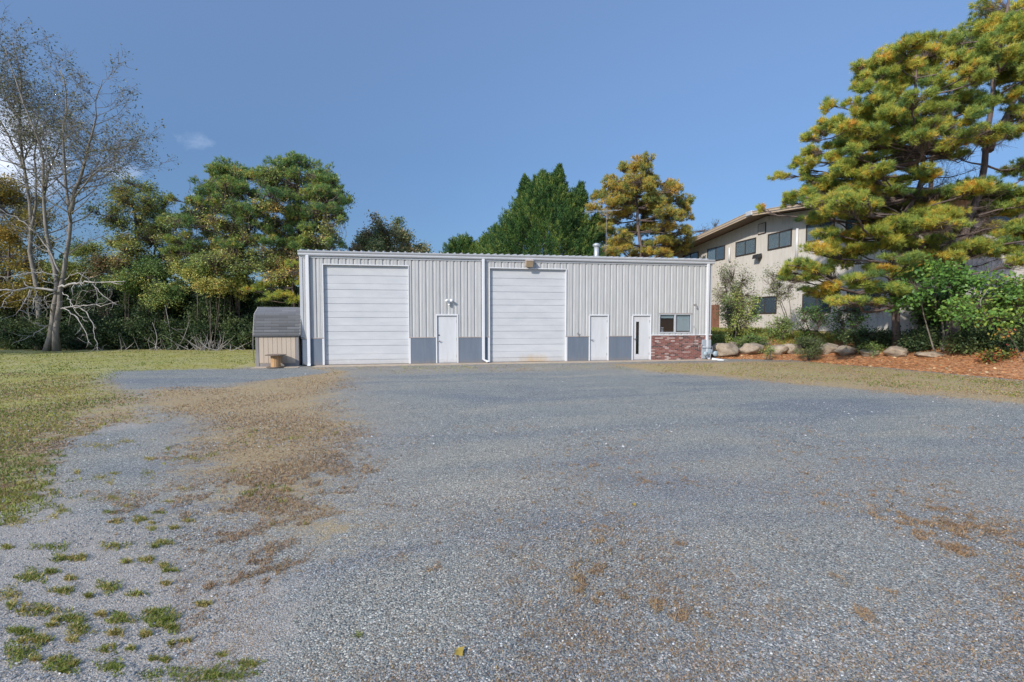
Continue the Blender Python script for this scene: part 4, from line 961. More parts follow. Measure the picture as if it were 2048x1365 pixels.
padsC = Pl([(1690,472,48,12),(1640,500,42,13),(1755,492,45,11),(1600,535,38,13),(1648,548,42,13),(1692,522,38,11),(1722,562,42,12),(1632,585,34,10),(1690,602,38,9),(1585,560,24,9),(1655,465,30,9),(1740,465,40,10),(1700,500,34,9),
            (1670,570,30,9),(1800,470,40,10),(1810,520,40,9),(1760,540,38,9),(1575,545,16,7),(1840,490,50,14),(1880,450,50,14),(1870,520,50,13),(1930,500,50,13),(1990,500,50,13),(1780,580,40,10),(1820,545,40,10),(2040,520,40,12),(1740,600,30,8)], 20.2, 1.5, 0, 1.25)
def dead(n, lo, hi, xr, d):       # bare twiggy lower limbs
    def f(lm, tw, lf, SP):
        for i in range(n):
            k = R.integers(0, len(SP)); a = SP[k]
            if a[2] < lo or a[2] > xr*3.2: continue
            e = a + np.array([R.uniform(-1, 1), R.uniform(-1, .6), R.uniform(-.12, .25)])*R.uniform(1.5, xr)
            c = curve(a, e, -.04, 6, .08); lm.tube(c, [.028*(1-.85*i_/6) for i_ in range(7)], 4)
            q = np.array(interp_path(c, 16))[4:]; B = np.repeat(q, 4, 0); T = B+rdir(len(B))*R.uniform(.2, .7, (len(B), 1)); tw.seg(B, T, .006, .003)
            B2 = (B+T)/2; tw.seg(B2, B2+rdir(len(B))*.3, .004, .002)
    return f
bA = ground_base(1795, 21.4); bB = ground_base(1905, 22.0)
pad_tree('pine_tree', 'huge yellow green pine at the right edge, its top cut by the frame', 'tree', bB,
    [[bB, at_d(1908, 600, 22), at_d(1930, 470, 21.8), at_d(1965, 360, 21.6), at_d(1978, 230, 21.6), at_d(2000, 90, 21.6), at_d(2020, -20, 21.6)],
     [at_d(1912, 560, 22), at_d(1900, 470, 21.5), at_d(1870, 400, 21.2), at_d(1862, 340, 21.2), at_d(1880, 240, 21.4)],
     [at_d(1975, 300, 21.6), at_d(2030, 200, 22), at_d(2080, 90, 22)]], padsB, 'pine', dens=1.9, r0=.24, bark='barkpine', tint=(.47, .22), size=.19, nn=26, width=.018, spread=.95, limb_r=.06, up_bias=.9, extra=dead(60, 4, 0, 3.2, 0))
pad_tree('pine_tree', 'tall spreading pine with orange tinged needles, trunk rising behind the pale domed boulder', 'tree', bA,
    [[bA, at_d(1790, 620, 21.3), at_d(1785, 540, 21.2), at_d(1800, 450, 21.1), at_d(1838, 380, 21), at_d(1845, 300, 20.9), at_d(1830, 200, 20.8), at_d(1835, 110, 20.8)],
     [at_d(1845, 320, 20.9), at_d(1790, 240, 20.4), at_d(1755, 165, 20.4)]], padsA+padsC, 'pine', dens=1.9, r0=.17, bark='barkpine', tint=(.53, .22), size=.19, nn=26, width=.018, spread=.95, limb_r=.055, up_bias=.9, extra=dead(60, 2.5, 0, 3.0, 0))
# oak saplings
bo = ground_base(1886, 19.9)
pad_tree('oak_tree', 'young green oak with thin pale stems under the big pines', 'tree', bo,
    [[bo, at_d(1886, 650, 19.7), at_d(1870, 600, 19.5), at_d(1890, 560, 19.4)], [bo+[-.4, 0, 0], at_d(1850, 640, 19.6), at_d(1840, 590, 19.4)], [bo+[.1, .2, 0], at_d(1905, 640, 19.5), at_d(1930, 590, 19.3)]],
    Pl([(1830,572,34,20),(1812,600,20,14),(1875,562,40,20),(1920,578,38,22),(1880,600,44,18),(1850,612,30,12),(1862,545,34,14),(1905,630,30,9)], 19.3, .6), 'oak', 'leaf', dens=1.3, r0=.05, bark='barkpale', tint=(.36, .18), size=.15, leafn=5, width=.62, limb_r=.018, stem_rt=.012)
bo = ground_base(2000, 18.6)
pad_tree('oak_tree', 'spreading oak sapling with bright lobed leaves at the right edge', 'tree', bo,
    [[bo, at_d(1985, 650, 18.4), at_d(1960, 610, 18.2), at_d(1975, 580, 18.2)], [bo+[.2, .1, 0], at_d(2030, 640, 18.4), at_d(2040, 600, 18.2)]],
    Pl([(1960,605,36,15),(2000,592,40,15),(2040,604,36,14),(1935,634,26,9),(1985,636,30,9),(2035,632,30,9),(2045,566,34,12),(1920,610,24,10),(1990,562,30,10)], 18.1, .5), 'oak', 'leaf', dens=1.25, r0=.045, bark='barkpale', tint=(.42, .18), size=.14, leafn=4, width=.62, limb_r=.018, stem_rt=.012)
def bush(px, py, d, rx, ry, label, leaf='shrub', dens=1.4, size=.09, tint=(.45, .2), base_px=None, name='shrub', cat='shrub', group=None, stems=3, leafn=7, n=5, bark='bark', width=.5, r0=.03, jit=.3, zg=None):
    if d is None: _, d = hit(base_px or px, py+ry)
    b0 = ground_base(base_px or px, d)
    if zg is not None: b0[2] = zg
    st = []; pads = []
    for i in range(stems):
        t = at_d(px+R.uniform(-.5, .5)*rx, py-ry*.3, d+R.uniform(-.3, .3)); st.append([b0+[R.uniform(-.15, .15), R.uniform(-.15, .15), 0], (b0*.5+t*.5)+R.normal(size=3)*.12*(ry/40), t])
    for i in range(n):
        a = 2*PI*i/n; pads.append(P(px+math.cos(a)*rx*.48, py+math.sin(a)*ry*.48, d, rx*.55, ry*.55, jit))
    pads.append(P(px, py, d, rx*.5, ry*.5, jit))
    return pad_tree(name, label, cat, b0, st, pads, leaf, 'leaf', dens=dens, r0=r0, bark=bark, tint=tint, size=size, leafn=leafn, width=width, limb_r=.014, stem_rt=.01, group=group)
bush(1470, 590, 27.5, 44, 70, 'airy grey green willow like bush between hall corner and cream building', 'shrub', .75, .085, (.62, .2), 1472, 'bush', 'bush', stems=4, n=7, leafn=5, r0=.04)
bush(1482, 628, 26.6, 50, 46, 'greener bush with reddish top directly behind the second boulder', 'bushy', .9, .09, (.35, .25), 1470, 'bush', 'bush', stems=3, n=6, leafn=5)
bush(1560, 570, 27.5, 42, 40, 'sparse tall bush before the lower office window', 'shrub', .55, .08, (.55, .25), 1585, 'bush', 'bush', stems=3, n=6, leafn=5, r0=.05, bark='barkpale')
bush(1560, 655, 25.8, 26, 24, 'bright green leafy clump against the cream foundation', 'bushy', 1.3, .085, (.3, .15), 1562, 'bush', 'bush', stems=3, n=5)
bush(1625, 640, 25.0, 42, 44, 'thin dark leaved sapling clump left of the pine trunk', 'oak', .7, .09, (.15, .15), 1625, 'sapling', 'sapling', stems=5, n=6, leafn=4, r0=.02)
bush(1700, 640, 23.5, 46, 40, 'dark open undergrowth bush under the low pine limbs', 'oak', .8, .09, (.12, .12), 1705, 'bush', 'bush', stems=5, n=6, leafn=4, r0=.02)
bush(1620, 693, 22.4, 38, 20, 'dense low grey green shrub between the boulders', 'shrub', 3.0, .05, (.25, .15), 1620, 'shrub', 'shrub', stems=4, n=6)
bush(1742, 697, 21.6, 22, 11, 'leafy weed spilling over the dark low boulder', 'bushy', 2.0, .07, (.25, .15), 1742, 'weed', 'weed', stems=3, n=4)
bush(1538, 702, 22.9, 12, 12, 'green weeds between the second and fourth boulder', 'bushy', 2.0, .06, (.3, .15), 1538, 'weed', 'weed', stems=3, n=4)
bush(1440, 678, 25.5, 20, 9, 'low green growth behind the boulder beside the hall', 'bushy', 2.0, .07, (.25, .15), 1440, 'weed', 'weed', stems=3, n=4)
bush(1500, 680, 25.0, 34, 9, 'low green growth behind the pale rounded boulder', 'bushy', 2.0, .07, (.2, .15), 1500, 'weed', 'weed', stems=3, n=4)
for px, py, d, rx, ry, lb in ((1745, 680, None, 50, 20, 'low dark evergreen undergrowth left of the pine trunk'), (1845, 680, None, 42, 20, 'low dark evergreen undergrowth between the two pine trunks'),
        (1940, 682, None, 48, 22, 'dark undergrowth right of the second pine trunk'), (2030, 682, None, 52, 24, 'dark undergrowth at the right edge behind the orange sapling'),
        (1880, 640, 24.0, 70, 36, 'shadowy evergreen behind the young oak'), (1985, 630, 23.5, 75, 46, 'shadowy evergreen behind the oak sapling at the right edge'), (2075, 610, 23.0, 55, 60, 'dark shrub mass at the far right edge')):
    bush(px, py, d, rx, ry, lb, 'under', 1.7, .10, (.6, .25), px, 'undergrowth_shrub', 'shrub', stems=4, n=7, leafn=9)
bush(2012, 664, 17.0, 24, 12, 'small oak sapling with orange leaves at the right edge', 'autumn', .8, .10, (.3, .25), 2050, 'sapling', 'sapling', stems=1, n=3, leafn=3, width=.65, jit=.1, r0=.012)
bush(1992, 712, None, 34, 13, 'low seedling with red and green leaves on the pine straw', 'autumn', 2.2, .085, (.45, .4), 1992, 'seedling', 'seedling', stems=4, n=5, leafn=4, width=.6, jit=.1)
# ------------------------------------------------------------------ behind the hall
bt = at_d(1100, 640, 40); bt[2] = 0
def cedar(px, d, ztop_px, halfw_px, label, lobes, n=9000):
    base = at_d(px, 640, d); base[2] = -.05; top = at_d(px, ztop_px, d)[2]; Rm = halfw_px*d/F
    root = empty('cedar_tree', base, label, 'tree')
    tr = MB(); wood_path(tr, [base, base+[0, .1, top*.5], base+[.05, 0, top*.93]], .28, .03, 8, 12); tr.build('trunk', M['bark'], root, True)
    lf = Leaves(); tw = Twigs()
    n = n//7; h = .3+.7*R.beta(1.0, 1.35, n); a = R.uniform(0, 2*PI, n); ph = R.uniform(0, 6, 6)
    prof = np.clip(np.minimum(1.0, 1.17*(1-h)**.66)*(.85+.15*np.clip(h*6, 0, 1)), .02, 1)
    lob = 1+.10*np.sin(a*3+ph[0]+h*5)+.09*np.sin(a*7+ph[1]-h*13)+.07*np.sin(a*13+ph[2]+h*24)
    rr = Rm*prof*lob*R.uniform(.72, .95, n)
    c = np.stack([np.cos(a)*rr, np.sin(a)*rr, h*top*.93], 1)
    for (lx, lz, lr, lh) in lobes:       # extra leaders that break the outline
        k = n//14; hh = R.uniform(0, 1, k)**1.2; aa = R.uniform(0, 2*PI, k); r2 = lr*(1-hh)**.8*R.uniform(.4, .9, k)
        c = np.concatenate([c, np.stack([lx+np.cos(aa)*r2, R.normal()*.4+np.sin(aa)*r2, lz-.5+hh*lh], 1)])
    n2 = len(c); cw = c@np.array([[rt[0], rt[1], 0], [fh[0], fh[1], 0], [0, 0, 1]])+base
    hr = np.clip(c[:, 2]/top, 0, 1)[:, None]
    out = unit(unit(np.stack([cw[:, 0]-base[0], cw[:, 1]-base[1], np.zeros(n2)], 1))*(1-.55*hr)+[0, 0, .55]+[0, 0, .7]*hr+R.normal(size=(n2, 3))*.16)
    inner = cw-out*R.uniform(.8, 1.5, (n2, 1)); sel = R.random(n2) < .5; tw.seg(inner[sel], cw[sel], .018, .008)
    t = .40+R.normal(size=n2)*.24+.12*np.sin(cw[:, 0]*1.3+cw[:, 2]*1.1)
    k = 62; ln_ = np.repeat(R.uniform(.7, 1.6, n2), k)[:, None]*(.75+.25*np.repeat(1-hr, k, 0)); u = R.random((n2*k, 1))**.8
    O = np.repeat(out, k, 0); cc = np.repeat(cw, k, 0)+O*(u-.35)*ln_+R.normal(size=(n2*k, 3))*(.21*(1-u)+.02)
    lf.leaf(cc, O+R.normal(size=(n2*k, 3))*.38, .21*R.uniform(.6, 1.25, n2*k), .20, np.repeat(t, k)+R.normal(size=n2*k)*.08+.15*(u[:, 0]-.5))
    tw.build('twigs', M['twig'], root); lf.build('crown', LM['cedar'], root)
    return root
cedar(1090, 40, 333, 168, 'big broad dark green evergreen rising behind the middle of the hall roof', [(2.6, 11.6, .6, 1.3), (-1.5, 12.2, .5, 1.2), (.9, 13.2, .4, 1.1), (-3.8, 8.2, .8, 1.6), (4.0, 9.0, .8, 1.6)], 26000)
cedar(992, 42, 452, 100, 'lower green evergreen on the left flank of the big one', [(-1.6, 7.4, .7, 1.2), (1.0, 8.0, .7, 1.2)], 11000)
cedar(925, 43, 466, 95, 'smallest green evergreen of the row behind the roof, leftmost', [(-1.5, 6.6, .6, 1.0)], 9000)
bo = at_d(1285, 640, 38); bo[2] = 0
pad_tree('pine_tree', 'rusty orange pine standing behind the hall roof right of the big evergreen', 'tree', bo,
    [[bo, at_d(1282, 520, 38), at_d(1275, 430, 38), at_d(1272, 360, 38), at_d(1278, 322, 38)]],
    Pl([(1278,325,22,12),(1250,345,26,12),(1300,345,24,12),(1240,370,30,12),(1280,370,34,13),(1325,365,26,12),(1215,368,16,8),(1345,378,20,10),(1225,400,30,11),(1270,400,36,12),(1320,398,34,12),(1360,400,22,9),
        (1240,428,34,10),(1290,430,36,11),(1335,428,30,10),(1375,418,12,7),(1225,455,30,9),(1265,460,32,10),(1320,462,38,10),(1370,460,18,9),(1210,445,16,8),(1240,490,30,10),(1345,488,34,9),(1380,475,12,7),(1290,495,34,10),(1215,505,24,9),(1330,505,30,8)], 38, 1.6, 2, 1.5, .9),
    'pineorange', dens=1.0, r0=.2, bark='barkpine', tint=(.50, .19), size=.22, nn=16, width=.024, spread=.8, limb_r=.05)
bo = at_d(778, 640, 37); bo[2] = 0
pad_tree('small_tree', 'small round tree with reddish dark leaves behind the left half of the roof', 'tree', bo,
    [[bo, at_d(778, 560, 37), at_d(775, 470, 37)], [bo+[.2, 0, 0], at_d(810, 540, 37), at_d(815, 480, 37)]],
    Pl([(745,470,26,14),(778,462,26,14),(810,474,26,14),(735,492,24,12),(770,495,30,16),(812,498,28,14),(836,496,14,8),(720,500,14,8),(760,448,10,8),(795,450,10,8)], 37, 1.0, 1), 'redbush', 'leaf', dens=1.3, r0=.14, tint=(.4, .25), size=.16, leafn=7, width=.5)
bo = at_d(1425, 640, 46); bo[2] = 0
pad_tree('small_tree', 'nearly bare twiggy tree top above the far end of the cream building', 'tree', bo,
    [[bo, at_d(1425, 560, 46), at_d(1420, 470, 46)]], Pl([(1405,462,22,12),(1430,452,18,10),(1445,465,14,9),(1415,480,24,10),(1395,480,18,10)], 46, 1.0), 'sparse', 'leaf', dens=.35, r0=.12, tint=(.35, .2), size=.13, leafn=2, width=.4, twig_r=.012)
# ------------------------------------------------------------------ woods on the left
def sparse_tree(name, label, base, stems, dz, leafd=1.0, leaf='sparse', tint=(.4, .25), bark='barkpale', r0=.3, lo=4.5, deadpaths=None, d=29.0, spread=1.0, lsize=.17):
    root = empty(name, base, label, 'tree'); tr = MB(); br = MB(); tw = Twigs(); lf = Leaves(); tips = []
    for si, (st, ra, rb) in enumerate(stems):
        P_, rad = wood_path(tr, st, ra, rb, 9, 18, wob=.02, flare=1.35 if si < 2 else 1.0)
        for i in range(len(P_)):
            if P_[i][2] < lo: continue
            for k in range(1 if i % 2 else 2):
                fr = i/len(P_); az = R.uniform(0, 2*PI); ln_ = R.uniform(1.6, 3.4)*(1.1-.45*fr)*spread
                dr = unit(np.array([math.cos(az), math.sin(az), R.uniform(.35, 1.1)])); e = P_[i]+dr*ln_+[0, 0, .15*ln_]
                c = interp_path([P_[i], P_[i]+dr*ln_*.5+R.normal(size=3)*.12, e], 7)
                br.tube(c, [max(.008, min(.045, rad[i]*.5))*(1-.8*j/6) for j in range(7)], 4)
                for j in range(2, 7):
                    for kk in range(2):
                        d2 = unit(dr+R.normal(size=3)*.6+[0, 0, .15]); l2 = R.uniform(.4, 1.1)*(1.2-.1*j)
                        q0 = c[j]; q1 = q0+d2*l2*.5; q2 = q1+unit(d2+R.normal(size=3)*.35)*l2*.5; tips.append((q0, q1, q2))
    T0, T1, T2 = (np.array([t[i] for t in tips]) for i in range(3))
    tw.seg(T0, T1, .011, .007); tw.seg(T1, T2, .007, .004)
    for f in (.35, .6, .85):
        B = T0*(1-f)+T2*f if f > 0 else T0; e = B+unit((T2-T0)+rdir(len(B))*np.linalg.norm(T2-T0, axis=1, keepdims=True)*.9)*R.uniform(.2, .45, (len(B), 1)); tw.seg(B, e, .0055, .003)
        m_ = R.random(len(B)) < .8*leafd; nn_ = 2; cc = np.repeat(e[m_], nn_, 0)+R.normal(size=(m_.sum()*nn_, 3))*.10
        lf.leaf(cc, rdir(len(cc))+[0, 0, -.4], lsize*R.uniform(.5, 1.1, len(cc)), .42, tint[0]+R.normal(size=len(cc))*tint[1])
    if deadpaths:
        db = MB()
        for pth, r in deadpaths:
            dd0 = d-R.uniform(.4, 2.0); a = at_d(*pth[0], d-.3); pts = [a]+[at_d(x, y, d-.3-(d-dd0)*min(1, (i+1)/max(1, len(pth)-1))) for i, (x, y) in enumerate(pth[1:])]
            c = interp_path(pts, 4*len(pts)); c[1:-1] += R.normal(size=(len(c)-2, 3))*.035; r = r*.72; db.tube(c, [r*(1-.75*j/(len(c)-1)) for j in range(len(c))], 5)
            for j in range(3, len(c)):
                for _ in range(2):
                    if R.random() < .28:
                        l2 = R.uniform(.25, 1.1); d2 = unit(R.normal(size=3)*[1, .6, .8]+unit(c[j]-c[j-1])*.8); m1 = c[j]+d2*l2*.5; e = m1+unit(d2+R.normal(size=3)*.4)*l2*.5
                        db.tube([c[j], m1, e], [r*.35, r*.28, r*.12], 4)
        db.build('dead_branches', M['deadwood'], root, True)
    tr.build('trunk', M[bark], root, True); br.build('branches', M[bark], root, True); tw.build('twigs', M['barkpale'], root); lf.build('crown', LM[leaf], root)
    return root
d = 29.0; q = lambda x, y, dd=0: at_d(x, y, d+dd)
b1 = np.array([*gnd(103, 703)[:2], -.1]); d = float(b1@fh)
DP = [([(112,582),(60,577),(30,580),(-20,578)],.12),([(118,575),(150,568),(180,565),(250,564)],.11),([(104,625),(96,607),(64,592)],.05),([(97,640),(88,612),(66,598)],.05),([(122,618),(160,612),(200,611),(238,603)],.055),
      ([(125,616),(155,640),(184,690)],.055),([(145,614),(172,625),(188,660),(197,703)],.05),([(93,655),(60,640),(57,600),(62,580)],.05),([(93,652),(62,672),(25,688)],.045),([(60,580),(45,612),(25,634)],.04),
      ([(30,582),(10,600),(-5,630)],.045),([(125,585),(140,600),(145,615),(160,590),(161,562)],.035),([(122,548),(98,500),(60,455),(20,430),(-15,408)],.07),([(118,552),(70,545),(35,552),(-20,556)],.06),
      ([(112,570),(85,560),(76,530),(70,500)],.04),([(185,568),(205,590),(232,610)],.035),([(192,566),(193,590),(193,612)],.025),([(130,560),(150,548),(172,555),(185,568)],.04),([(110,585),(85,600),(70,625)],.04),
      ([(140,605),(160,635),(176,645)],.03),([(168,668),(160,675)],.02),([(30,580),(15,560),(-10,545)],.04),([(75,582),(68,600),(66,618),(60,632)],.03)]
sparse_tree('tall_tree', 'tallest sparse tree at the left, forked pale trunk with dead drooping limbs on the lawn', b1,
    [([b1+[-.25,0,0], q(104,660), q(106,620), q(114,585), q(112,550), q(100,500), q(91,450), q(88,380), q(85,306), q(69,262), q(45,200), q(20,127), q(10,95)], .175, .02),
     ([b1+[.35,-.1,0], q(114,650), q(120,615), q(122,575), q(130,525), q(138,475), q(141,433), q(133,383), q(130,306), q(126,262), q(133,217), q(130,165), q(120,140)], .175, .02),
     ([q(141,428), q(150,380), q(162,352), q(174,306), q(190,245), q(193,200), q(205,160)], .13, .015),
     ([q(174,306), q(200,300), q(240,312), q(268,340)], .05, .012), ([q(88,390), q(100,340,.5), q(120,290,.8), q(150,240,1)], .08, .012), ([q(150,395), q(185,350,-.5), q(215,335,-.6), q(250,350,-.5)], .05, .01)],
    0, .7, deadpaths=DP, d=d, lo=5.2)
b2 = np.array([*gnd(78, 699)[:2], -.1]); d = float(b2@fh)
sparse_tree('tall_tree', 'second tall sparse tree at the far left edge, greener top', b2,
    [([b2, q(78,640), q(72,565), q(60,500), q(63,457), q(56,383), q(44,306), q(38,230), q(42,165), q(31,110), q(25,85)], .17, .02),
     ([q(62,470), q(72,393), q(70,306), q(75,240), q(80,200)], .08, .015), ([q(50,340), q(20,280), q(-10,220), q(-30,170)], .09, .015), ([q(48,320), q(70,280,.5), q(95,250,.5)], .05, .01), ([q(40,240), q(10,190), q(-5,130)], .06, .01)],
    0, 1.7, tint=(.32, .25), lo=6, d=d)
b3 = at_d(10, 695, 33); b3[2] = -.05
pad_tree('yellowing_tree', 'yellowing leafy tree filling the left edge behind the tall bare trees', 'tree', b3, [[b3, at_d(15, 600, 33), at_d(20, 450, 33)], [b3, at_d(60, 600, 33), at_d(60, 480, 33)]],
    Pl([(0,380,50,28),(45,400,40,24),(20,430,50,25),(70,440,34,22),(-20,460,50,26),(30,475,50,24),(85,490,30,22),(0,510,50,24),(50,525,44,22),(100,530,20,14),(-30,380,40,40),(15,555,50,20),(75,560,30,16)], 33, 1.2), 'yellow', 'leaf', dens=1.0, r0=.2, tint=(.4, .3), size=.14, leafn=6, width=.5)
b4 = at_d(272, 695, 33); b4[2] = -.05
pad_tree('vine_covered_tree', 'brownish green tree draped with vines between the tall sparse tree and the pines', 'tree', b4, [[b4, at_d(275, 560, 33), at_d(272, 450, 33), at_d(262, 370, 33)], [b4, at_d(300, 560, 33), at_d(320, 440, 33)]],
    Pl([(262,368,24,14),(300,380,22,12),(255,400,34,20),(290,410,34,20),(330,410,26,16),(235,440,30,18),(275,445,36,22),(320,445,34,20),(255,480,34,18),(300,480,36,20),(345,480,24,16),(225,490,20,14),(270,515,34,14),(325,515,28,14),(235,420,20,14)], 33, 1.3, 1, 1.2), 'vine', 'leaf', dens=.85, r0=.16, tint=(.42, .28), size=.13, leafn=5, width=.5, twig_r=.010)
def hang(n):
    def f(lm, tw, lf, SP):
        C_ = np.concatenate(lf.V)[::40]; A = C_[R.integers(0, len(C_), n)]; p_ = A
        for i in range(4):
            q_ = p_+np.stack([R.normal(size=n)*.12, R.normal(size=n)*.12, -R.uniform(.2, .5, n)], 1); tw.seg(p_, q_, .008, .006)
            m_ = R.random(n) < .7; lf.leaf(q_[m_], rdir(m_.sum()), .12, .6, R.normal(.6, .15, m_.sum())); p_ = q_
    return f
for px, lab, pads, st, tn in ((475, 'vine hung pine, left of the pair beside the shed', [(462,335,28,14),(440,350,26,14),(420,372,30,14),(485,352,32,14),(400,392,20,12),(450,380,34,14),(495,385,32,14),(385,405,16,9),(395,432,34,12),(440,415,34,14),(480,420,34,14),(365,440,18,9),(415,455,30,12),
                (460,455,34,13),(505,450,26,12),(345,440,12,6),(375,475,24,9),(430,490,34,11),(490,485,30,11),(355,500,18,8),(520,350,24,12)], [(475,690),(474,600),(473,520),(468,430),(462,350)], (.40, .28)),
            (598, 'vine hung pine, right of the pair, above the shed', [(590,322,32,12),(560,332,26,12),(620,330,26,12),(545,352,28,13),(585,355,36,14),(630,355,28,13),(655,345,26,14),(665,370,24,12),(560,385,34,14),(605,385,36,14),(650,392,30,13),(685,395,20,10),(700,398,8,5),(545,415,30,12),(590,420,38,14),
                (640,425,34,13),(672,425,18,9),(560,450,34,12),(610,455,36,13),(655,460,28,11),(540,480,26,10),(585,485,34,11),(635,490,30,11),(675,485,14,8),(690,440,10,6)], [(608,690),(604,600),(600,520),(598,430),(594,345)], (.38, .28))):
    bb = at_d(px, 695, 32); bb[2] = -.05
    pad_tree('vine_covered_pine', lab, 'tree', bb, [[bb]+[at_d(x, y, 32) for x, y in st[1:]], [at_d(st[2][0], st[2][1], 32), at_d(px+40, 430, 32.5), at_d(px+60, 380, 32.6)]], Pl(pads, 32, 1.3, 2, 1.3, 1.2), 'pinedark', dens=1.0, r0=.2, bark='barkpine', tint=tn, size=.19, nn=17, width=.021, spread=.8, extra=hang(500), limb_r=.05)
    # leafy vines through the crown
    pad_tree('climbing_vine', lab.replace('vine hung pine', 'olive and orange vine leaves climbing the pine'), 'vine', bb+[.3, -.4, 0], [[bb+[.3, -.4, 0]]+[at_d(x+4, y, 31.6) for x, y in st[1:]]],
        Pl([(a, b_, c*.8, d_*1.1) for a, b_, c, d_ in pads[1::2]]+[(px-30,520,50,20),(px+20,530,50,20),(px,495,60,20)], 31.6, 1.3, 1, 1.4, 1.0), 'vine', 'leaf', dens=.8, r0=.05, bark='bark', tint=(.5, .3), size=.12, leafn=5, width=.55, limb_r=.02, twig_r=.009)
# yellow green pine bough and bushes in front of the dark undergrowth
lb = [(545, 575, 29.5, 60, 16, 'bright yellow green pine boughs hanging left of the hall corner', 'pine', (.5, .15)), (590, 545, 29.8, 34, 18, '', '', 0)]
bb = at_d(590, 695, 30.5); bb[2] = -.05
pad_tree('young_pine', 'young yellow green pine reaching out above the shed roof', 'tree', bb, [[bb, at_d(590, 640, 30.5), at_d(585, 580, 30.3), at_d(588, 530, 30.2)]],
    Pl([(500,578,18,8),(525,572,24,10),(550,566,28,10),(572,555,26,12),(590,530,22,10),(545,592,18,7),(570,590,26,9),(592,600,20,8),(600,560,20,10),(530,600,14,6)], 30, .6), 'pine', dens=1.0, r0=.09, bark='barkpine', tint=(.48, .14), size=.19, nn=17, width=.021, spread=.8)
for a in [(30, 590, 31.0, 60, 30, 'olive yellow bush low at the far left edge', 'yellow', .9, (.3, .25)), (470, 565, 31.2, 46, 26, 'olive bush behind the orange brown leafed bush', 'vine', 1.0, (.35, .2)), (370, 500, 32.4, 44, 20, 'dull green treetop low between the vine covered trees', 'bushy', .9, (.3, .25)),
          (255, 560, 30.9, 46, 24, 'mixed green bush at the right end of the dead limbs', 'bushy', 1.0, (.3, .3)), (530, 520, 31.8, 50, 22, 'olive thicket between the two vine hung pines', 'vine', .9, (.3, .25)), (150, 545, 32.6, 50, 24, 'brownish olive bush behind the forked trunks', 'vine', .9, (.45, .25)),
          (425, 572, 30.0, 38, 14, 'orange brown leafed bush left of the yellow green pine boughs', 'vine', 1.2, (.8, .15)), (395, 540, 30.6, 50, 26, 'light green bush with drooping leaves in the middle of the left woods', 'bushy', 1.1, (.45, .25)),
          (330, 590, 30.8, 44, 26, 'yellow flecked green bush right of the tall forked tree', 'bushy', 1.1, (.5, .28)), (300, 540, 31.2, 40, 22, 'blue green bush under the vine covered tree', 'bushy', 1.2, (.15, .12)),
          (440, 530, 30.9, 44, 18, 'brown twiggy thicket below the left vine hung pine', 'redbush', .8, (.6, .25)), (215, 530, 31.5, 50, 18, 'reddish brown bush low behind the dead limbs', 'redbush', 1.0, (.6, .3)),
          (590, 520, 31.0, 30, 22, 'bare brown vine tangle beside the hall corner', 'redbush', .5, (.7, .2)), (170, 500, 32.5, 40, 20, 'olive bush just right of the forked trunks', 'vine', .7, (.3, .2))]:
    bush(a[0], a[1], a[2], a[3], a[4], a[5], a[6], a[7], .12, a[8], a[0], 'bush', 'bush', stems=3, n=6, leafn=6)
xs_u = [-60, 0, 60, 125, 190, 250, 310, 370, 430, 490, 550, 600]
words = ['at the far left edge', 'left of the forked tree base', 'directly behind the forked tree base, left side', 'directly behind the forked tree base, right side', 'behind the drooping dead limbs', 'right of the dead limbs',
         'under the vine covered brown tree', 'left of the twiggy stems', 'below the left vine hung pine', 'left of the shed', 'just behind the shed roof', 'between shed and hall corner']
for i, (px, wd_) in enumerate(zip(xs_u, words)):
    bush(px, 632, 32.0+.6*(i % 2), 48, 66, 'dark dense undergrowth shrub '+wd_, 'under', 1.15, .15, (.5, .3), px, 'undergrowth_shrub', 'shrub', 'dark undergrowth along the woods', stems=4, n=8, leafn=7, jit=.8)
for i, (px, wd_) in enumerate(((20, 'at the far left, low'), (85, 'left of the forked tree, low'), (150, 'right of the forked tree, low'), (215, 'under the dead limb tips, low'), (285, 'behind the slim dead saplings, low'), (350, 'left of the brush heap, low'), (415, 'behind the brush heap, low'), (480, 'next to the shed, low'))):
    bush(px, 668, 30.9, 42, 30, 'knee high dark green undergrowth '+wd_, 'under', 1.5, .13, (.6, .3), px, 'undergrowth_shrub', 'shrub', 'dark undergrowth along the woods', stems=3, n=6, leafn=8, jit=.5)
# far woods closing the view behind everything
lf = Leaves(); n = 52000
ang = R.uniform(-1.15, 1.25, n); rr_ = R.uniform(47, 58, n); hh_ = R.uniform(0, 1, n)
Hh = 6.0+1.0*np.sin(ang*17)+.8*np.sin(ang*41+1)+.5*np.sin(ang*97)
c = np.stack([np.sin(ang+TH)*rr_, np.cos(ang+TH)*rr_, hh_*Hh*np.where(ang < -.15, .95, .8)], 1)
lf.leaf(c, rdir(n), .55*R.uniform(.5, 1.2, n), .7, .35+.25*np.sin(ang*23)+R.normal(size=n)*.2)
tag(lf.build('far_woods', LM['under']), kind='stuff'); bpy.data.objects['far_woods']['label'] = 'dark green woods closing the view behind trees and buildings'; bpy.data.objects['far_woods']['category'] = 'woods'
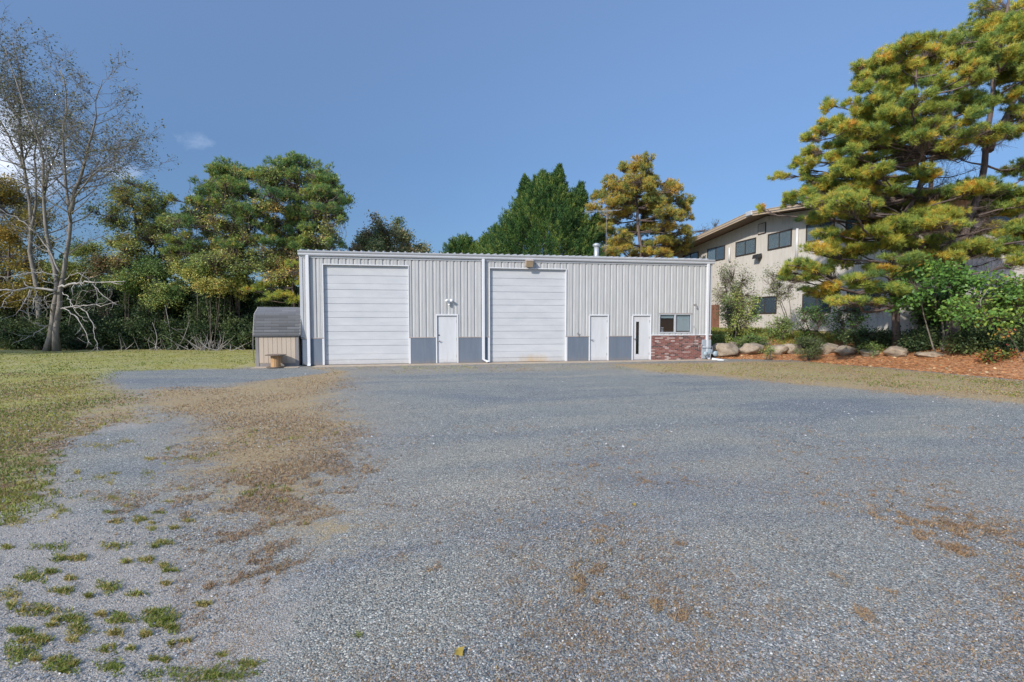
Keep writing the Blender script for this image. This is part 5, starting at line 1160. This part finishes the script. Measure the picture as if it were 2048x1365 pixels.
# thin stems and brush at the foot of the woods
for (x0, y0, x1, y1, lab) in ((310,703,305,645,'slim pale dead sapling standing at the lawn edge'), (345,700,330,610,'leaning pale stem left of the brush heap'), (352,700,380,640,'crooked pale stem right of the leaning one')):
    p0, p1 = at_d(x0, y0, 30.0), at_d(x1, y1, 30.2); p0[2] = -.03; mb = MB(); c = interp_path([p0, (p0+p1)/2+R.normal(size=3)*.12, p1], 8); mb.tube(c, [.035*(1-.7*i/7) for i in range(8)], 5)
    for j in (4, 5, 6): mb.tube([c[j], c[j]+R.normal(size=3)*.35+[0, 0, .2]], [.012, .005], 4)
    tag(mb.build('dead_sapling', M['deadwood'], None, True), lab, 'sapling')
mb = MB()
for i in range(70):
    px = R.uniform(395, 440) if i < 40 else R.uniform(200, 500); p0 = at_d(px, 700, 30.0+R.uniform(-.3, .3)); p0[2] = -.02
    p1 = p0+np.array([R.normal()*.6, R.normal()*.3, R.uniform(.2, 1.3)]); mb.tube([p0, (p0+p1)/2+R.normal(size=3)*.08, p1], [.018, .014, .006], 4)
tag(mb.build('brush_heap', M['deadwood']), 'pale dead twigs and stalks standing along the edge of the woods', 'brush', kind='stuff')
# a tree standing to the left outside the picture, whose shade falls on the lawn edge
x, y, h_, r_ = -36, 24, 8.5, 3.5
b0 = np.array([x, y, 0.]); pads = [(b0+[R.normal()*r_*.45, R.normal()*r_*.45, h_*(.35+.6*i/13)], r_*.5, r_*.5, 1.5) for i in range(14)]
pad_tree('shade_tree', 'leafy tree standing beyond the left edge of the yard', 'tree', b0, [[b0, b0+[.2, 0, h_*.5], b0+[0, .1, h_*.9]]], pads, 'vine', 'leaf', dens=.35, r0=.2, tint=(.3, .2), size=.28, leafn=6, width=.6)
# ------------------------------------------------------------------ grass, straw and loose stones
def scatter(n, py0, py1, x0=-150, x1=2200, pw=1.0):
    py = py0+(py1-py0)*R.random(n)**pw; px = R.uniform(x0, x1, n)
    g = np.stack([np.array([1.])*0+0], 0)
    D_ = fw[None]+((px-1024)/F)[:, None]*rt+((682.5-py)/F)[:, None]*up
    G_ = CAM+D_*((-H)/D_[:, 2])[:, None]
    return G_[:, 0], G_[:, 1], py
def vnoise(x, y, s, seed):
    rg = np.random.default_rng(seed); T = rg.random((256, 256)); u = x*s+1000; v = y*s+1000
    i = np.floor(u).astype(int); j = np.floor(v).astype(int); fx_ = u-i; fy_ = v-j; fx_ = fx_*fx_*(3-2*fx_); fy_ = fy_*fy_*(3-2*fy_)
    g = lambda a, b_: T[a % 256, b_ % 256]
    return (g(i, j)*(1-fx_)+g(i+1, j)*fx_)*(1-fy_)+(g(i, j+1)*(1-fx_)+g(i+1, j+1)*fx_)*fy_
def blades(x, y, h, w, lean, tint, k=1):
    z = terrain(x, y)+.0; n = len(x); c = np.stack([x, y, z-.004], 1); a = R.uniform(0, 2*PI, n)
    side = np.stack([np.cos(a), np.sin(a), np.zeros(n)], 1)*w[:, None]*.5; d_ = rdir(n)*[1, 1, .2]*lean; tip = c+(d_+[0, 0, 1])*h[:, None]
    mid = c+(d_*.35+[0, 0, .6])*h[:, None]
    V = np.stack([c-side, c+side, mid+side*.7, mid-side*.7, tip], 1).reshape(-1, 3); o = np.arange(n)[:, None]*5
    return V, np.concatenate([o+[[0, 1, 2]], o+[[0, 2, 3]], o+[[3, 2, 4]]]), np.repeat(np.clip(tint, 0, 1), 5)
def wfield(lst, x, y): return cover(lst, x, y)*(1-np.clip(straw_w(x, y)*1.3, 0, 1))
inhall = lambda x, y: (y > D-.65) & (x > X0-2.6) & (x < X1+.1)
# lawn and green patches
x, y, py = scatter(420000, 692, 1400, -1300, 2300, pw=1.5); wv = wfield(LAWN, x, y); nz = .3*vnoise(x, y, 1.2, 1)+.35*vnoise(x, y, 4.5, 2)+.35*vnoise(x, y, 12, 7)
keep = (wv+nz > 1.0) & ~inhall(x, y) & (y < 33); x, y = x[keep], y[keep]; dist = np.hypot(x, y)
h = R.uniform(.015, .05, len(x)); V_, F_, T_ = blades(x, y, h, .004+.0011*dist, 1.0, .25+.9*(vnoise(x, y, .8, 5)-.35)+R.normal(size=len(x))*.15)
tag(mesh_np('green_grass', V_, F_, LM['grassg'], None, T_), 'short green lawn grass spreading over the left of the yard', 'grass', kind='stuff')
# dry grass
x, y, py = scatter(520000, 722, 1400, pw=1.25); wv = wfield(DRY, x, y); nz = .34*vnoise(x, y, 1.3, 3)+.33*vnoise(x, y, 4.5, 4)+.33*vnoise(x, y, 13, 6)
keep = (wv+nz > 1.0) & ~inhall(x, y); x, y = x[keep], y[keep]; dist = np.hypot(x, y)
h = R.uniform(.010, .034, len(x)); V_, F_, T_ = blades(x, y, h, .003+.0010*dist, 1.8, .35+R.normal(size=len(x))*.22+.5*(vnoise(x, y, .7, 9)-.4))
tag(mesh_np('dry_grass', V_, F_, LM['grassd'], None, T_), 'straw coloured dry grass growing through the gravel', 'grass', kind='stuff')
# green weed tufts in the bare dirt bottom left
tufts = [(30,1045,34,10),(100,1090,40,9),(235,1092,28,8),(325,1132,14,7),(125,1115,22,6),(60,1152,40,11),(120,1180,24,8),(215,1172,26,11),(20,1192,30,14),(85,1218,50,12),(150,1240,30,9),(245,1232,22,11),(318,1238,32,20),(35,1258,22,8),
         (75,1275,22,10),(210,1300,24,10),(30,1305,44,18),(125,1325,40,15),(225,1335,36,13),(300,1345,26,12),(125,1012,18,7),(195,1000,14,4),(250,1022,16,5),(212,1024,16,4),(430,1348,80,24),(505,1325,22,9),(160,1265,22,7),(232,1268,14,6),
         (705,1283,8,5),(445,1308,10,5),(565,985,14,5),(30,985,30,8),(110,835,40,8),(190,900,40,10),(60,925,40,9),(200,955,30,9),(300,950,20,6),(150,870,30,6),(15,870,30,7),(330,1085,20,5),(250,1125,12,4)]
tufts += [(R.uniform(-20, 420), R.uniform(860, 1360), R.uniform(5, 18), R.uniform(2, 6)) for _ in range(70)]
tufts = [(cx+R.normal()*5, cy+R.normal()*4, rx_*R.uniform(.75, 1.3), ry_*R.uniform(.8, 1.2)) for cx, cy, rx_, ry_ in tufts]
VV, FF, TT, o_ = [], [], [], 0
for (cx, cy, rx_, ry_) in tufts:
    n = int((150+rx_*ry_*.75)*R.uniform(.45, 1.2)); a = R.uniform(0, 2*PI, n); r = R.random(n)**.75
    r *= 1+.35*np.sin(a*3+cx)+.28*np.sin(a*5+cy)
    pts = np.array([gnd(cx+rx_*r[i]*math.cos(a[i]), cy+ry_*r[i]*math.sin(a[i]))[:2] for i in range(n)])
    hh = R.uniform(.008, .032, n)*(1 if cy < 1300 else .8); dry = R.random(n) < (R.uniform(.1, .75) if cy < 1330 and rx_ < 45 else .06)
    V_, F_, T_ = blades(pts[:, 0], pts[:, 1], hh, np.full(n, .007), 1.3, np.where(dry, 1.0, .15+.35*R.random(n)))
    VV.append(V_); FF.append(F_+o_); TT.append(T_); o_ += len(V_)
tag(mesh_np('grass_tufts', np.concatenate(VV), np.concatenate(FF), LM['grassg'], None, np.concatenate(TT)), 'green weed tufts dotted over the bare dirt at the lower left', 'grass', kind='stuff')
# small tufts of dry grass on the near gravel
x, y, py = scatter(14000, 850, 1400, 350); keep = (.18*vnoise(x, y, 1.1, 3)+.22*vnoise(x, y, 5, 31)+.6*R.random(len(x)) > .545); x, y = x[keep], y[keep]; k = 12
ts = np.repeat(R.uniform(.012, .05, len(x)), k); xx = np.repeat(x, k)+R.normal(size=len(x)*k)*ts; yy = np.repeat(y, k)+R.normal(size=len(x)*k)*ts*.8; n = len(xx)
V_, F_, T_ = blades(xx, yy, R.uniform(.006, .020, n), np.full(n, .0032)+.0006*np.hypot(xx, yy), 1.8, .4+R.normal(size=n)*.25)
tag(mesh_np('dry_tufts', V_, F_, LM['grassd'], None, T_), 'little tan tufts of dead grass on the near gravel', 'grass', kind='stuff')
# pine straw on the bank
n = 90000; x = R.uniform(13, 34, n); y = R.uniform(10, 24, n); keep = (straw_w(x, y)+.5*vnoise(x, y, 2.5, 8) > .75) & ~((x > 22.9) & (y > 20.2)); x, y = x[keep], y[keep]; n = len(x)
c = np.stack([x, y, terrain(x, y)+R.uniform(.0, .03, n)], 1); lf = Leaves(); lf.leaf(c, rdir(n)*[1, 1, .15], R.uniform(.08, .2, n), .12, R.normal(.5, .25, n))
tag(lf.build('pine_straw', LM['straw']), 'orange brown fallen pine needles covering the bank on the right', 'pine straw', kind='stuff')
n = 2600; x = R.uniform(13, 32, n); y = R.uniform(10, 23, n); keep = (straw_w(x, y)+.6*R.random(n) > .8) & ~((x > 22.9) & (y > 20.2)); x, y = x[keep], y[keep]; n = len(x)
lf = Leaves(); lf.leaf(np.stack([x, y, terrain(x, y)+R.uniform(.01, .04, n)], 1), rdir(n)*[1, 1, .3], R.uniform(.06, .13, n), .6, R.uniform(.2, 1.1, n))
tag(lf.build('leaf_litter', leaf_mat('fallen_leaf_litter', [(0, (.16, .10, .06)), (.5, (.40, .26, .12)), (1, (.62, .52, .32))])), 'scattered fallen leaves lying on the pine straw', 'leaves', kind='stuff')
# bank greenery behind the boulders
n = 42000; x = R.uniform(13.8, 26, n); y = R.uniform(18.5, 34, n); keep = (y > 22.6-.38*(x-14)+.6) & (x < 22.9) & (vnoise(x, y, .9, 12)*.7+R.random(n)*.3 > .40); x, y = x[keep], y[keep]; n = len(x)
V_, F_, T_ = blades(x, y, R.uniform(.08, .28, n), np.full(n, .035), 1.1, .2+.5*vnoise(x, y, .6, 13)+R.normal(size=n)*.2)
tag(mesh_np('bank_grass', V_, F_, LM['grassg'], None, T_), 'rough green growth on the bank behind the boulders', 'ground cover', kind='stuff')
# loose stones near the camera
def stones(n, py0, py1, s0, s1, thr_):
    x, y, py = scatter(n, py0, py1, -100, 2150, .9); wd_ = cover(DIRT, x, y); keep = R.random(len(x)) > wd_*thr_; x, y = x[keep], y[keep]; n = len(x)
    s = s0+(s1-s0)*R.random(n)**3; base = np.array([[1,0,0],[.5,.8,.1],[-.5,.85,0],[-1,.05,.05],[-.45,-.85,0],[.55,-.8,.05],[.25,.1,.75],[-.3,-.1,.65]])
    V_ = base[None]*(1+R.normal(size=(n, 8, 1))*.18)+R.normal(size=(n, 8, 3))*.12
    a = R.uniform(0, 2*PI, n); ca, sa = np.cos(a)[:, None], np.sin(a)[:, None]; el_ = R.uniform(.55, 1, n)[:, None]
    X_ = V_[..., 0]*ca-V_[..., 1]*sa*el_; Y_ = V_[..., 0]*sa+V_[..., 1]*ca*el_; Zs = V_[..., 2]*R.uniform(.5, 1.1, n)[:, None]
    Q = np.stack([X_, Y_, Zs], 2)*s[:, None, None]*.5+np.stack([x, y, terrain(x, y)+.001], 1)[:, None]
    f = np.array([[0,1,6],[1,2,6],[2,7,6],[2,3,7],[3,4,7],[4,5,7],[5,6,7],[5,0,6]])
    return Q.reshape(-1, 3), (np.arange(n)[:, None, None]*8+f[None]).reshape(-1, 3)
m, nt, b = nmat('loose_stones'); g = nt.nodes.new('ShaderNodeNewGeometry')
c = ramp(nt, g.outputs['Random Per Island'], [(0, (.05, .055, .06)), (.25, (.115, .127, .137)), (.5, (.175, .193, .205)), (.64, (.26, .275, .28)), (.78, (.40, .30, .24)), (.90, (.37, .355, .33)), (.96, (.46, .455, .43)), (1, (.78, .76, .71))])
c = mixc(nt, mth(nt, 'MULTIPLY', noise(nt, g.outputs['Position'], 90, 3), .35), c, (.22, .225, .24))
L(nt, c, b.inputs['Base Color']); b.inputs['Roughness'].default_value = .85
Va, Fa = stones(100000, 940, 1420, .004, .020, .6); Vb, Fb = stones(45000, 800, 1100, .008, .022, .75)
Vc, Fc_ = stones(16000, 745, 900, .016, .042, .8); kc = ~inhall(Vc[:, 0], Vc[:, 1]); kf = kc[Fc_].all(1); Fc_ = Fc_[kf]
tag(mesh_np('gravel_stones', np.concatenate([Va, Vb, Vc]), np.concatenate([Fa, Fb+len(Va), Fc_+len(Va)+len(Vb)]), m), 'loose blue grey crushed stone lying over the yard', 'gravel', kind='stuff')
# a few fallen leaves one can point at
for px, py, s, lab, t in ((918, 1308, .042, 'yellow fallen leaf lying on the gravel near the bottom centre', .45), (1268, 1012, .028, 'small yellow leaf on the gravel at mid right', .5)):
    g0 = gnd(px, py); lf = Leaves(); mb = MB(); n = 11
    vs = [(g0[0], g0[1], .016)]+[(g0[0]+s*(1 if i % 2 else .62)*math.cos(2*PI*i/n), g0[1]+s*(1 if i % 2 else .62)*math.sin(2*PI*i/n), .018+.010*math.sin(i*1.3)) for i in range(n)]
    o = mesh_np('fallen_leaf', vs, [(0, 1+i, 1+(i+1) % n) for i in range(n)], LM['autumn'] if t == 1.0 else LM['yellow'], None, [t+.25]*(n+1)); tag(o, lab, 'leaf')
